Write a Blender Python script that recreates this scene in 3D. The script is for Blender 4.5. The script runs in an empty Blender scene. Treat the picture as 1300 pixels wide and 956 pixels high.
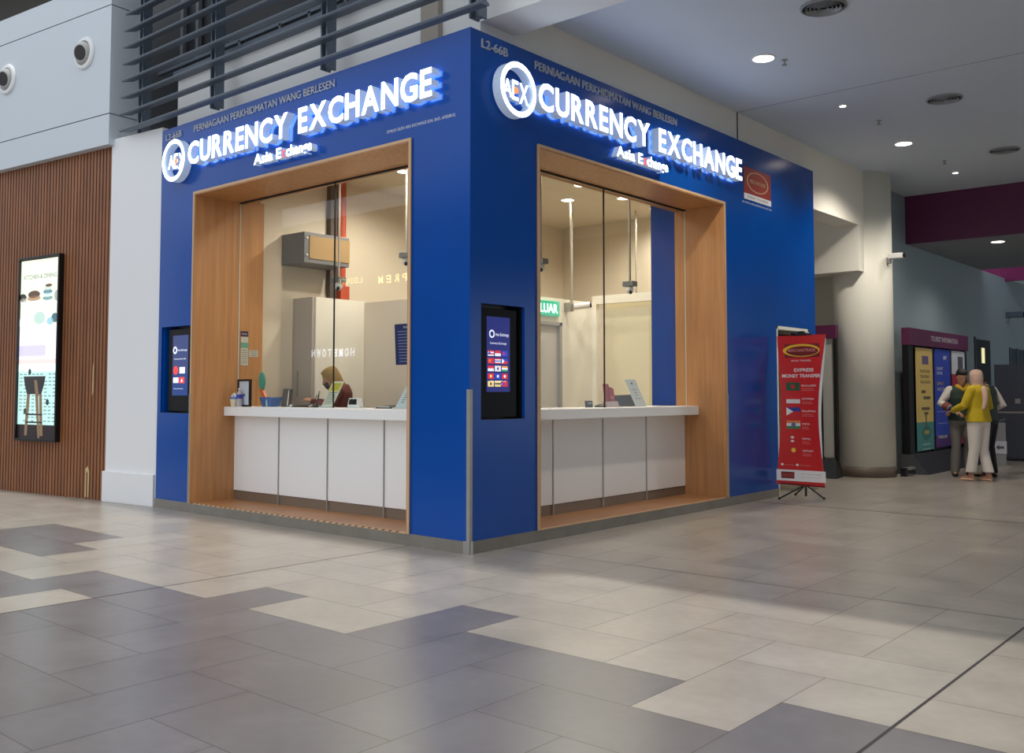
import bpy, bmesh, math, random
from mathutils import Vector, Matrix
random.seed(7)
sc = bpy.context.scene
COL = sc.collection
PI = math.pi

# ------------------------------------------------------------------ materials
def lin(c):
    r = []
    for v in c[:3]:
        v /= 255.0
        r.append(v/12.92 if v <= 0.04045 else ((v+0.055)/1.055)**2.4)
    return (r[0], r[1], r[2], 1.0)
MATS = {}
def mat(name, rgb, rough=0.5, metal=0.0, emit=0.0, noise=None, bump=0.0, spec=0.5, coat=0.0):
    """rgb: surface colour (sRGB 0-255); noise=(sx,sy,sz,amount,detail) varies it procedurally"""
    if name in MATS: return MATS[name]
    m = bpy.data.materials.new(name); m.use_nodes = True
    nt = m.node_tree; b = nt.nodes['Principled BSDF']
    b.inputs['Base Color'].default_value = lin(rgb)
    b.inputs['Roughness'].default_value = rough
    b.inputs['Metallic'].default_value = metal
    b.inputs['Specular IOR Level'].default_value = spec
    if coat: b.inputs['Coat Weight'].default_value = coat; b.inputs['Coat Roughness'].default_value = 0.08
    if emit:
        b.inputs['Emission Color'].default_value = lin(rgb)
        b.inputs['Emission Strength'].default_value = emit
    if noise:
        sx, sy, sz, amt, det = noise
        tc = nt.nodes.new('ShaderNodeTexCoord'); mp = nt.nodes.new('ShaderNodeMapping')
        mp.inputs['Scale'].default_value = (sx, sy, sz)
        nz = nt.nodes.new('ShaderNodeTexNoise'); nz.inputs['Scale'].default_value = 1.0; nz.inputs['Detail'].default_value = det
        nt.links.new(tc.outputs['Object'], mp.inputs[0]); nt.links.new(mp.outputs[0], nz.inputs['Vector'])
        rp = nt.nodes.new('ShaderNodeValToRGB')
        c = lin(rgb)
        rp.color_ramp.elements[0].position = 0.3; rp.color_ramp.elements[1].position = 0.7
        rp.color_ramp.elements[0].color = (c[0]*(1-amt), c[1]*(1-amt), c[2]*(1-amt), 1)
        rp.color_ramp.elements[1].color = (min(1, c[0]*(1+amt)), min(1, c[1]*(1+amt)), min(1, c[2]*(1+amt)), 1)
        nt.links.new(nz.outputs['Fac'], rp.inputs[0]); nt.links.new(rp.outputs[0], b.inputs['Base Color'])
        if bump:
            bp = nt.nodes.new('ShaderNodeBump'); bp.inputs['Strength'].default_value = bump; bp.inputs['Distance'].default_value = 0.01
            nt.links.new(nz.outputs['Fac'], bp.inputs['Height']); nt.links.new(bp.outputs[0], b.inputs['Normal'])
    MATS[name] = m
    return m

def glass_mat(name, tint=(245, 250, 248), base=0.06):
    """clear sheet glass: transmits straight through, mirrors by Schlick's law"""
    m = bpy.data.materials.new(name); m.use_nodes = True; nt = m.node_tree; nt.nodes.clear()
    o = nt.nodes.new('ShaderNodeOutputMaterial'); mx = nt.nodes.new('ShaderNodeMixShader')
    tr = nt.nodes.new('ShaderNodeBsdfTransparent'); tr.inputs[0].default_value = lin(tint)
    gl = nt.nodes.new('ShaderNodeBsdfGlossy'); gl.inputs['Roughness'].default_value = 0.0
    ge = nt.nodes.new('ShaderNodeNewGeometry'); dt = nt.nodes.new('ShaderNodeVectorMath'); dt.operation = 'DOT_PRODUCT'
    nt.links.new(ge.outputs['Normal'], dt.inputs[0]); nt.links.new(ge.outputs['Incoming'], dt.inputs[1])
    def mth(op, a, b=None):
        n = nt.nodes.new('ShaderNodeMath'); n.operation = op
        for i, v in enumerate((a, b)):
            if v is None: continue
            if isinstance(v, (int, float)): n.inputs[i].default_value = v
            else: nt.links.new(v, n.inputs[i])
        return n.outputs[0]
    c = mth('ABSOLUTE', dt.outputs['Value']); k = mth('POWER', mth('SUBTRACT', 1.0, c), 5.0)
    f = mth('ADD', mth('MULTIPLY', k, 1-base), base)
    nt.links.new(f, mx.inputs[0]); nt.links.new(tr.outputs[0], mx.inputs[1]); nt.links.new(gl.outputs[0], mx.inputs[2])
    nt.links.new(mx.outputs[0], o.inputs[0]); MATS[name] = m
    return m

BLUE = mat('blue_paint', (0, 73, 160), 0.2, spec=0.32, noise=(0.8, 0.8, 0.8, 0.06, 2))
WOOD = mat('oak_veneer', (182, 130, 82), 0.42, noise=(22, 22, 1.1, 0.16, 6), bump=0.03)
WOODH = mat('oak_platform', (168, 118, 76), 0.4, noise=(3, 3, 20, 0.12, 5))
EDGE = mat('oak_edge', (205, 170, 130), 0.5)
WHITE = mat('white_paint', (234, 234, 232), 0.6)
CREAM = mat('cream_plaster', (238, 234, 222), 0.65, noise=(0.6, 0.6, 0.6, 0.03, 2))
COUNTER = mat('white_laminate', (242, 241, 238), 0.35)
STEEL = mat('brushed_steel', (168, 165, 158), 0.35, metal=0.5, noise=(1, 1, 20, 0.05, 3))
SKIRT = mat('grey_tile_skirting', (128, 122, 112), 0.33, noise=(5, 5, 5, 0.12, 5))
BLACK = mat('black_plastic', (16, 16, 18), 0.35)
RUBBER = mat('black_rubber', (12, 12, 13), 0.7)
GLASS = glass_mat('clear_glass', base=0.07)
LOUV = mat('dark_grey_aluminium', (104, 114, 126), 0.45, metal=0.3)
DARK = mat('dark_glazing', (20, 24, 30), 0.5)
BEIGE = mat('beige_wall', (224, 213, 194), 0.7)
COLM = mat('column_paint', (228, 225, 212), 0.6, noise=(1.2, 1.2, 0.5, 0.05, 3))
GREYW = mat('grey_green_wall', (150, 166, 170), 0.6, noise=(0.4, 0.4, 0.3, 0.06, 2))
PURPLE = mat('plum_paint', (92, 26, 70), 0.5)
MAGENTA = mat('magenta_paint', (140, 30, 100), 0.5)
CEIL = mat('ceiling_paint', (212, 222, 234), 0.75, noise=(0.5, 0.5, 0.5, 0.03, 2))
SIGNL = mat('lit_white_acrylic', (214, 234, 255), 0.4, emit=6.0)
SIGNB = mat('halo_back_acrylic', (190, 224, 255), 0.4, emit=7.0)
SIGNS = mat('letter_return_acrylic', (190, 208, 230), 0.4, emit=0.25)
SIGNR = mat('lit_red_acrylic', (235, 60, 60), 0.4, emit=1.5)
SIGNO = mat('lit_orange_acrylic', (240, 140, 90), 0.4, emit=1.2)
LAMPW = mat('lamp_diffuser', (255, 246, 228), 0.4, emit=9.0)
THIN = mat('grey_metal_letter', (182, 184, 190), 0.4)
WTXT = mat('white_vinyl', (225, 228, 232), 0.5)

# ------------------------------------------------------------------ mesh builder
class Fr:
    """local frame: origin, right, up, outward normal"""
    def __init__(s, o, u, v, n): s.o, s.u, s.v, s.n = Vector(o), Vector(u).normalized(), Vector(v).normalized(), Vector(n).normalized()
    def p(s, a, b, c=0.0): return s.o + s.u*a + s.v*b + s.n*c
def FX(x, y=0, z=0): return Fr((x, y, z), (0, 1, 0), (0, 0, 1), (1, 0, 0))       # faces +x, right = +y
def FY(y, x=0, z=0): return Fr((x, y, z), (1, 0, 0), (0, 0, 1), (0, -1, 0))      # faces -y, right = +x
_txt = {}
def glyphs(s, bold):
    key = (s, bold)
    if key in _txt: return _txt[key]
    c = bpy.data.curves.new('t', 'FONT'); c.body = s; c.size = 1.0; c.resolution_u = 3; c.offset = bold
    o = bpy.data.objects.new('t', c); COL.objects.link(o)
    dg = bpy.context.evaluated_depsgraph_get(); me = bpy.data.meshes.new_from_object(o.evaluated_get(dg))
    vs = [tuple(v.co) for v in me.vertices]; fs = [tuple(p.vertices) for p in me.polygons]
    bpy.data.objects.remove(o); bpy.data.curves.remove(c); bpy.data.meshes.remove(me)
    _txt[key] = (vs, fs); return _txt[key]
class MB:
    def __init__(s): s.v = []; s.f = []; s.m = []; s.mats = []
    def mi(s, m):
        if m not in s.mats: s.mats.append(m)
        return s.mats.index(m)
    def add(s, vs, fs, m):
        b = len(s.v); s.v += [tuple(v) for v in vs]; k = s.mi(m)
        for f in fs: s.f.append(tuple(b+i for i in f)); s.m.append(k)
        return s
    def box(s, x0, y0, z0, x1, y1, z1, m, rz=0, c=None):
        x0, x1 = sorted((x0, x1)); y0, y1 = sorted((y0, y1)); z0, z1 = sorted((z0, z1))
        vs = [Vector(p) for p in ((x0,y0,z0),(x1,y0,z0),(x1,y1,z0),(x0,y1,z0),(x0,y0,z1),(x1,y0,z1),(x1,y1,z1),(x0,y1,z1))]
        if rz:
            c = Vector(c or ((x0+x1)/2, (y0+y1)/2, 0)); R = Matrix.Rotation(rz, 3, 'Z')
            vs = [R @ (v-c) + c for v in vs]
        return s.add(vs, [(0,3,2,1),(4,5,6,7),(0,1,5,4),(1,2,6,5),(2,3,7,6),(3,0,4,7)], m)
    def fbox(s, F, a0, b0, a1, b1, d0, d1, m):
        """box in a frame, a=right b=up d=outward"""
        vs = [F.p(a, b, d) for d in (d0, d1) for a, b in ((a0, b0), (a1, b0), (a1, b1), (a0, b1))]
        return s.add(vs, [(0,3,2,1),(4,5,6,7),(0,1,5,4),(1,2,6,5),(2,3,7,6),(3,0,4,7)], m)
    def poly(s, F, pts, d0, d1, m):
        n = len(pts); vs = [F.p(a, b, d0) for a, b in pts] + [F.p(a, b, d1) for a, b in pts]
        return s.add(vs, [tuple(range(n-1, -1, -1)), tuple(range(n, 2*n))] + [(i, (i+1) % n, n+(i+1) % n, n+i) for i in range(n)], m)
    def disc(s, F, a, b, r, d0, d1, m, n=20, ry=None):
        ry = ry or r
        return s.poly(F, [(a+r*math.cos(t*2*PI/n), b+ry*math.sin(t*2*PI/n)) for t in range(n)], d0, d1, m)
    def ring(s, F, a, b, r0, r1, d0, d1, mf, ms, n=36):
        vs = []
        for d in (d0, d1):
            for r in (r0, r1):
                vs += [F.p(a+r*math.cos(t*2*PI/n), b+r*math.sin(t*2*PI/n), d) for t in range(n)]
        A, B, C, D = 0, n, 2*n, 3*n
        for i in range(n):
            j = (i+1) % n
            s_ = [(C+i, C+j, D+j, D+i)]
            if i == 0: base = len(s.v); s.v += [tuple(v) for v in vs]; kf = s.mi(mf); ks = s.mi(ms)
            s.f.append(tuple(base+q for q in s_[0])); s.m.append(kf)
            for q in ((A+i, A+j, C+j, C+i), (B+j, B+i, D+i, D+j), (A+j, A+i, B+i, B+j)):
                s.f.append(tuple(base+w for w in q)); s.m.append(ks)
        return s
    def rev(s, prof, c, m, n=20, ax=(0, 0, 1)):
        """revolve profile [(r,h)] round axis through c"""
        a = Vector(ax).normalized(); t = Vector((1, 0, 0)) if abs(a.x) < 0.9 else Vector((0, 1, 0))
        u = a.cross(t).normalized(); w = a.cross(u); c = Vector(c); vs = []
        for r, h in prof:
            for i in range(n):
                q = 2*PI*i/n; vs.append(c + a*h + (u*math.cos(q) + w*math.sin(q))*r)
        fs = [(k*n+i, k*n+(i+1) % n, (k+1)*n+(i+1) % n, (k+1)*n+i) for k in range(len(prof)-1) for i in range(n)]
        fs += [tuple(range(n-1, -1, -1)), tuple(range((len(prof)-1)*n, len(prof)*n))]
        return s.add(vs, fs, m)
    def rod(s, p0, p1, r, m, r1=None, n=10):
        p0, p1 = Vector(p0), Vector(p1)
        return s.rev([(r, 0), (r1 if r1 is not None else r, (p1-p0).length)], p0, m, n, p1-p0)
    def loft(s, rings, m, n=14):
        """rings: (centre, side-radius vector, front-radius vector) ; closed ends"""
        vs = []
        for c, a, b in rings:
            c, a, b = Vector(c), Vector(a), Vector(b)
            vs += [c + a*math.cos(2*PI*i/n) + b*math.sin(2*PI*i/n) for i in range(n)]
        k = len(rings)
        fs = [(j*n+i, j*n+(i+1) % n, (j+1)*n+(i+1) % n, (j+1)*n+i) for j in range(k-1) for i in range(n)]
        fs += [tuple(range(n-1, -1, -1)), tuple(range((k-1)*n, k*n))]
        return s.add(vs, fs, m)
    def limb(s, pts, m, n=12):
        """tapering limb through (point, radius) with rounded ends"""
        P = [(Vector(p), r) for p, r in pts]; rings = []
        for i, (p, r) in enumerate(P):
            d = (P[min(i+1, len(P)-1)][0]-P[max(i-1, 0)][0]).normalized()
            t = Vector((1, 0, 0)) if abs(d.x) < 0.8 else Vector((0, 1, 0))
            u = d.cross(t).normalized(); w = d.cross(u).normalized()
            if i == 0: rings += [(p-d*r*0.8, u*r*0.45, w*r*0.45), (p-d*r*0.45, u*r*0.85, w*r*0.85)]
            rings.append((p, u*r, w*r))
            if i == len(P)-1: rings += [(p+d*r*0.45, u*r*0.85, w*r*0.85), (p+d*r*0.8, u*r*0.45, w*r*0.45)]
        # keep frames consistent
        out = [rings[0]]
        for c, a, b in rings[1:]:
            pa = out[-1][1]; d = a.cross(b).normalized(); a2 = (pa - d*pa.dot(d)).normalized()*a.length
            out.append((c, a2, d.cross(a2).normalized()*b.length))
        return s.loft(out, m, n)
    def ball(s, c, rx, ry, rz, m, n=16, k=10):
        c = Vector(c); rings = []
        for j in range(k+1):
            t = -PI/2 + PI*j/k; q = max(0.02, math.cos(t))
            rings.append((c+Vector((0, 0, rz*math.sin(t))), Vector((rx*q, 0, 0)), Vector((0, ry*q, 0))))
        return s.loft(rings, m, n)
    def text(s, F, a, b, txt, h, w=None, m=None, d0=0.0, d1=0.002, bold=0.0, side=None, align='l'):
        """text with its lower-left at (a,b): cap height h, fitted to width w when given"""
        vs, fs = glyphs(txt, bold)
        if not vs: return s
        x0 = min(v[0] for v in vs); x1 = max(v[0] for v in vs)
        hh = glyphs('H', bold)[0]; y0 = min(v[1] for v in hh); y1 = max(v[1] for v in hh)
        ky = h/(y1-y0); kx = (w/(x1-x0)) if w else ky
        if align == 'c': a -= (x1-x0)*kx/2
        N = len(vs); q = [(a+(v[0]-x0)*kx, b+(v[1]-y0)*ky) for v in vs]
        s.add([F.p(x, y, d1) for x, y in q], fs, m)
        if d1-d0 > 0.004:
            cnt = {}
            for f in fs:
                for i in range(len(f)):
                    e = (f[i], f[(i+1) % len(f)]); cnt[e] = 1
            ed = [e for e in cnt if (e[1], e[0]) not in cnt]
            s.add([F.p(x, y, d0) for x, y in q] + [F.p(x, y, d1) for x, y in q], [(e[0], e[1], N+e[1], N+e[0]) for e in ed], side or m)
        return s
    def build(s, name, parent=None, bevel=0.0, smooth=False, loc=None):
        me = bpy.data.meshes.new(name)
        if parent is not None:
            o0 = Vector(parent.get('_o', (0, 0, 0)))
            me.from_pydata([tuple(Vector(v)-o0) for v in s.v], [], s.f)
        else: me.from_pydata(s.v, [], s.f)
        for m in s.mats: me.materials.append(m)
        me.polygons.foreach_set('material_index', s.m); me.update()
        o = bpy.data.objects.new(name, me); COL.objects.link(o)
        if parent is not None:
            o.parent = parent; o['_o'] = list(parent.get('_o', (0, 0, 0)))
        if smooth:
            for p in me.polygons: p.use_smooth = True
        if bevel:
            b = o.modifiers.new('b', 'BEVEL'); b.width = bevel; b.segments = 2; b.limit_method = 'ANGLE'
        return o
def tag(o, label, cat, group=None):
    o['label'] = label; o['category'] = cat
    if group: o['group'] = group
    return o
def thing(name, label, cat, loc=(0, 0, 0), group=None):
    """Empty at the base; parts are given in world coordinates and moved into it"""
    o = bpy.data.objects.new(name, None); o.empty_display_size = 0.1; COL.objects.link(o); o.location = loc; o['_o'] = list(loc)
    return tag(o, label, cat, group)
def struct(o): o['kind'] = 'structure'; return o
def dup(root, loc, label=None):
    r = root.copy(); COL.objects.link(r); r.location = loc
    if label: r['label'] = label
    for ch in list(root.children):
        c = ch.copy(); COL.objects.link(c); c.parent = r
        for g in ch.children:
            d = g.copy(); COL.objects.link(d); d.parent = c
    return r
# ------------------------------------------------------------------ floor
def floor_material():
    m = bpy.data.materials.new('porcelain_tiles'); m.use_nodes = True; nt = m.node_tree; b = nt.nodes['Principled BSDF']
    at = nt.nodes.new('ShaderNodeAttribute'); at.attribute_name = 'tile_colour'
    tc = nt.nodes.new('ShaderNodeTexCoord')
    def nz(scale, det):
        n = nt.nodes.new('ShaderNodeTexNoise'); n.inputs['Scale'].default_value = scale; n.inputs['Detail'].default_value = det
        nt.links.new(tc.outputs['Object'], n.inputs['Vector']); return n
    n1 = nz(2.3, 6); n2 = nz(14, 5)
    mr = nt.nodes.new('ShaderNodeMapRange'); mr.inputs['To Min'].default_value = 0.90; mr.inputs['To Max'].default_value = 1.09
    mr.inputs['From Min'].default_value = 0.3; mr.inputs['From Max'].default_value = 0.7
    nt.links.new(n1.outputs['Fac'], mr.inputs['Value'])
    mr2 = nt.nodes.new('ShaderNodeMapRange'); mr2.inputs['To Min'].default_value = 0.94; mr2.inputs['To Max'].default_value = 1.06
    mr2.inputs['From Min'].default_value = 0.3; mr2.inputs['From Max'].default_value = 0.7
    nt.links.new(n2.outputs['Fac'], mr2.inputs['Value'])
    mm = nt.nodes.new('ShaderNodeMath'); mm.operation = 'MULTIPLY'
    nt.links.new(mr.outputs[0], mm.inputs[0]); nt.links.new(mr2.outputs[0], mm.inputs[1])
    vm = nt.nodes.new('ShaderNodeVectorMath'); vm.operation = 'SCALE'
    nt.links.new(at.outputs['Color'], vm.inputs[0]); nt.links.new(mm.outputs[0], vm.inputs['Scale'])
    nt.links.new(vm.outputs[0], b.inputs['Base Color'])
    b.inputs['Roughness'].default_value = 0.3; b.inputs['Specular IOR Level'].default_value = 0.55
    rr = nt.nodes.new('ShaderNodeMapRange'); rr.inputs['To Min'].default_value = 0.24; rr.inputs['To Max'].default_value = 0.38
    nt.links.new(n1.outputs['Fac'], rr.inputs['Value']); nt.links.new(rr.outputs[0], b.inputs['Roughness'])
    return m
G = 0.456
def xl(i):                                  # tile lines; the wider column sits beside the expansion joint
    v = 0.30 + G*i
    return v if i >= -1 else -0.69 + G*(i+2)
def yl(j): return 0.015 + G*j
def is_dark(i, j):
    x, y = xl(i), yl(j)
    if i >= 3: return j <= -5
    if i == 2: return j <= -4
    if i in (0, 1): return j <= -6
    if i == -1: return j <= -5
    if i == -2: return j <= -6
    if i == -3: return j == -6 or j <= -9
    if i == -4: return j <= -6
    if -10 <= i <= -7: return j in (-4, -5) or j <= -7
    return j <= -7
tiles_v = []; tiles_f = []; tiles_c = []
def tile(x0, y0, x1, y1, dark):
    g = 0.0016; b = len(tiles_v); x0 += g; y0 += g; x1 -= g; y1 -= g
    tiles_v.extend([(x0, y0, 0), (x1, y0, 0), (x1, y1, 0), (x0, y1, 0)]); tiles_f.append((b, b+1, b+2, b+3))
    r = random.uniform(0.93, 1.07); t = random.uniform(-0.012, 0.012)
    c = lin((105, 101, 102)) if dark else lin((155, 147, 137))
    tiles_c.append((c[0]*(r+t), c[1]*r, c[2]*(r-t), 1))
for i in range(-28, 30):
    for j in range(-30, 56):
        s_ = (i+j) % 4
        if s_ == 1: tile(xl(i), yl(j), xl(i+1), yl(j+2), is_dark(i, j+1))
        elif s_ == 3:
            d = is_dark(i, j)
            if i+1 == -2+0 or i+1 == 8: tile(xl(i), yl(j), xl(i+1)-0.004, yl(j+1), d); tile(xl(i+1)+0.004, yl(j), xl(i+2), yl(j+1), is_dark(i+1, j))
            else: tile(xl(i), yl(j), xl(i+2), yl(j+1), d and is_dark(i+1, j))
TILE = floor_material(); GROUT = mat('grey_grout', (92, 88, 82), 0.8); JOINT = mat('dark_joint', (48, 44, 42), 0.6)
me = bpy.data.meshes.new('floor')
nb = len(tiles_v); zg = -0.0012
extra = [(-30, -16, zg), (16, -16, zg), (16, 26, zg), (-30, 26, zg)]
ev = []; ef = []
def strip(x0, y0, x1, y1, z=0.0008):
    b = nb+4+len(ev); ev.extend([(x0, y0, z), (x1, y0, z), (x1, y1, z), (x0, y1, z)]); ef.append((b, b+1, b+2, b+3))
strip(-0.695, -14, -0.685, 0); strip(3.942, -14, 3.956, 12); strip(0.05, 4.90, 14, 4.93); strip(0.05, 0.450, 12, 0.456)
me.from_pydata(tiles_v+extra+ev, [], tiles_f+[(nb, nb+1, nb+2, nb+3)]+ef)
for m_ in (TILE, GROUT, JOINT): me.materials.append(m_)
me.polygons.foreach_set('material_index', [0]*len(tiles_f)+[1]+[2]*len(ef))
ca = me.color_attributes.new('tile_colour', 'FLOAT_COLOR', 'CORNER'); cols = []
for c in tiles_c: cols += list(c)*4
cols += [0.2, 0.2, 0.2, 1]*4*(1+len(ef)); ca.data.foreach_set('color', cols)
me.update(); fo = bpy.data.objects.new('floor', me); COL.objects.link(fo); struct(fo)

# ------------------------------------------------------------------ kiosk shell
KX0, KY1, KZ = -4.86, 6.81, 4.30
kiosk = thing('exchange_kiosk', 'blue corner kiosk with two wide oak-lined openings and grey skirting', 'kiosk', (-2.4, 3.4, 0))
def holed(mb, F, a0, b0, a1, b1, d0, d1, holes, m):
    A = sorted({a0, a1, *[h[0] for h in holes], *[h[2] for h in holes]}); B = sorted({b0, b1, *[h[1] for h in holes], *[h[3] for h in holes]})
    for i in range(len(A)-1):
        run = None
        for j in range(len(B)-1):
            ca_, cb_ = (A[i]+A[i+1])/2, (B[j]+B[j+1])/2
            if any(h[0] < ca_ < h[2] and h[1] < cb_ < h[3] for h in holes):
                if run is not None: mb.fbox(F, A[i], run, A[i+1], B[j], d0, d1, m); run = None
            elif run is None: run = B[j]
        if run is not None: mb.fbox(F, A[i], run, A[i+1], B[-1], d0, d1, m)
    return mb
F0 = FY(0); R0 = FX(0)
LO = (-4.15, 0.10, -0.69, 3.49); RO = (0.86, 0.10, 4.29, 3.49)       # openings
LS = (-4.79, 1.065, -4.18, 2.03); RS = (0.135, 1.07, 0.69, 2.03); DR = (5.62, 0.0, 6.6, 2.13)
mb = MB(); holed(mb, F0, KX0, 0.10, 0, KZ, -0.12, 0, [LO, LS], BLUE); mb.build('front_panel', kiosk)
mb = MB(); holed(mb, R0, 0.12, 0.10, KY1, KZ, -0.12, 0, [RO, RS, (DR[0], 0.1, DR[2], DR[3])], BLUE)
mb.box(-0.6, KY1-0.1, 0.1, -0.12, KY1, KZ, BLUE); mb.build('side_panel', kiosk)
mb = MB(); mb.box(KX0, 0.12, 4.2, -0.12, KY1, 4.29, WHITE); mb.build('roof_slab', kiosk)
mb = MB(); mb.box(KX0-0.01, -0.006, 0, -0.006+0.005, -0.0005, 0.10, SKIRT); mb.box(0.0005, -0.006, 0, 0.006, DR[0], 0.10, SKIRT); mb.box(0.0005, DR[2], 0, 0.006, KY1, 0.10, SKIRT)
mb.build('skirting', kiosk)
mb = MB(); mb.fbox(F0, -0.06, 0, 0.011, 0.105, 0.006, 0.011, STEEL); mb.fbox(R0, 0.0, 0, 0.03, 0.105, 0.006, 0.013, mat('polished_steel', (214, 214, 212), .2, metal=.8)); mb.build('skirting_corner_cap', kiosk)
mb = MB(); mb.box(-0.03, -0.005, 0.10, 0.005, 0.0, 1.32, STEEL); mb.box(0.0, 0.0, 0.10, 0.005, 0.03, 1.32, STEEL); mb.build('corner_guard', kiosk)
# oak linings of the two openings
def lining(F, o, depth, name):
    a0, b0, a1, b1 = o; t = 0.035; mb = MB()
    mb.fbox(F, a0-0.0, b0, a0+t, b1, -depth, 0.014, WOOD); mb.fbox(F, a1-t, b0, a1, b1, -depth, 0.014, WOOD)
    mb.fbox(F, a0+t, b1-t, a1-t, b1, -0.62, 0.014, WOOD)
    return mb
mb = lining(F0, LO, 0.88, 'l'); mb.build('oak_lining', kiosk, 0.003)
mb = lining(R0, RO, 0.64, 'r'); mb.build('oak_lining', kiosk, 0.003)
for F, o in ((F0, LO), (R0, RO)):
    mb = MB(); t = 0.022
    mb.fbox(F, o[0]-0.004, o[1], o[0]+t, o[3]+0.004, 0.012, 0.018, EDGE); mb.fbox(F, o[2]-t, o[1], o[2]+0.004, o[3]+0.004, 0.012, 0.018, EDGE)
    mb.fbox(F, o[0]+t, o[3]-t, o[2]-t, o[3]+0.004, 0.012, 0.018, EDGE); mb.build('edge_banding', kiosk)
mb = MB(); mb.box(LO[0]+0.035, 0.0, 0.0, -0.72, 0.60, 0.103, WOODH); mb.build('oak_platform', kiosk)
mb = MB(); mb.box(-0.60, RO[0]+0.03, 0.0, 0.0, RO[2]-0.035, 0.103, WOODH); mb.build('oak_platform', kiosk)
for F, a, b in ((F0, LO[0]+0.05, LO[2]-0.04), (R0, RO[0]+0.04, RO[2]-0.05)):
    mb = MB(); mb.fbox(F, a, 0.096, b, 0.105, -0.02, 0.009, EDGE)
    n = int((b-a)/0.09)
    for k in range(n):
        if F is F0: mb.fbox(F, a+0.09*k, 0.1, a+0.09*k+0.035, 0.1065, -0.012, 0.0095, mat('dark_brown', (80, 60, 48), .6))
    mb.build('platform_nosing', kiosk)
for F, a, z0 in ((F0, LO[0], 0.1), (R0, RO[2]-0.006, 0.1)):
    mb = MB(); mb.fbox(F, a-0.006, z0, a+0.012, 1.28, 0.018, 0.024, STEEL); mb.build('edge_guard', kiosk)
# inner room
RX0, RY1, RZ = -4.20, 6.69, 3.95
mb = MB(); mb.box(RX0-0.1, 0.88, 0, RX0, RY1, 4.2, BEIGE); mb.build('inner_side_wall', kiosk)
mb = MB(); mb.box(RX0, RY1, 0, -0.12, RY1+0.02, 4.2, BEIGE); mb.build('inner_back_wall', kiosk)
mb = MB(); mb.box(RX0, 0.65, RZ, -0.66, RY1, RZ+0.05, BEIGE); mb.build('inner_ceiling', kiosk)
mb = MB(); mb.box(RX0, 0.60, 3.45, -0.6, 0.64, RZ, WOOD); mb.box(-0.64, 0.64, 3.45, -0.6, 4.3, RZ, WOOD); mb.build('head_board', kiosk)
mb = MB(); mb.box(-1.02, 4.33, 0, -0.64, 4.40, RZ, BLUE); mb.box(-0.64, 4.29, 0.0, -0.12, 4.40, 3.95, BLUE); mb.build('inner_blue_panel', kiosk)
mb = MB(); mb.box(-0.8, 4.40, 0.0, -0.7, KY1-0.13, RZ, BEIGE); mb.build('inner_corridor_wall', kiosk)
mb = MB(); mb.box(-4.1, 0.62, 0, -0.62, RY1, 0.09, mat('vinyl_floor', (150, 130, 105), 0.5)); mb.build('raised_floor', kiosk)
# door frame seen behind the banner
dk = MB(); dk.box(-0.5, DR[0], 0, -0.45, DR[2], DR[3]-0.02, CREAM); dk.build('staff_door', kiosk)
dk = MB(); dk.box(-0.12, DR[0], 2.09, 0.0, DR[2], 2.13, CREAM); dk.box(-0.12, DR[0], 0, 0, DR[0]+0.035, 2.13, CREAM); dk.box(-0.12, DR[2]-0.035, 0, 0, DR[2], 2.13, CREAM); dk.build('door_frame', kiosk)
dk = MB(); dk.box(-0.10, DR[2]-0.36, 2.0, -0.03, DR[2]-0.10, 2.07, BLACK); dk.rod((-0.06, DR[2]-0.3, 2.03), (-0.3, DR[2]-0.5, 2.05), 0.012, BLACK); dk.build('door_closer', kiosk)

# partitions of the inner office
pt = thing('office_partition', 'low cream L-shaped partition behind the left-hand counter', 'partition', (-3.4, 2.2, 0.09))
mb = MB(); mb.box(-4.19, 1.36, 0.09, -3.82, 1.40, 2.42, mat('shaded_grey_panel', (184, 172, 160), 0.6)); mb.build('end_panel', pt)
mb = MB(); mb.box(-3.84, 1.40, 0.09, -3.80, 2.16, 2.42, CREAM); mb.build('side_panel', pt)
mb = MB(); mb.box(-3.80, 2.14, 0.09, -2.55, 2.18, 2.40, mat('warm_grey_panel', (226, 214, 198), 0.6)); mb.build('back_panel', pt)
mb = MB(); mb.box(-4.10, 1.348, 1.25, -4.07, 1.36, 1.55, STEEL); mb.build('pull_handle', pt)
rp = thing('back_room_partition', 'cream partition with a doorway under the green exit sign', 'partition', (-2.7, 4.6, 0.09))
mb = MB(); mb.box(-2.76, 3.0, 0.09, -2.70, 3.75, 2.57, CREAM); mb.box(-2.76, 4.70, 0.09, -2.70, 5.45, 2.57, CREAM); mb.box(-2.76, 3.75, 2.24, -2.70, 4.70, 2.57, CREAM); mb.build('side_panel', rp)
mb = MB(); mb.box(-2.75, 3.79, 0.09, -2.735, 4.66, 2.2, mat('pale_grey_door', (196, 192, 186), 0.5)); mb.build('door_leaf', rp)
mb = MB(); mb.box(-2.78, 4.66, 0.09, -2.69, 4.71, 2.24, mat('grey_door_frame', (150, 148, 144), 0.5)); mb.box(-2.78, 3.75, 2.2, -2.69, 4.71, 2.245, MATS['grey_door_frame']); mb.build('door_frame', rp)
mb = MB(); mb.box(-2.70, 5.42, 2.54, -0.80, 5.50, 2.66, CREAM); mb.box(-2.70, 5.42, 0.09, -2.63, 5.50, 2.54, CREAM); mb.build('portal_frame', rp)
mb = MB(); mb.box(-2.63, 5.60, 0.09, -0.80, 5.64, 2.60, mat('pale_yellow_panel', (224, 214, 180), 0.6)); mb.build('recessed_panel', rp)
ex = thing('exit_sign', 'green lit exit sign above the inner doorway', 'sign', (-2.69, 4.2, 2.33))
mb = MB(); mb.box(-2.70, 3.98, 2.32, -2.665, 4.62, 2.52, mat('exit_green', (40, 170, 136), 0.4, emit=0.6)); mb.build('housing', ex, 0.004)
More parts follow.
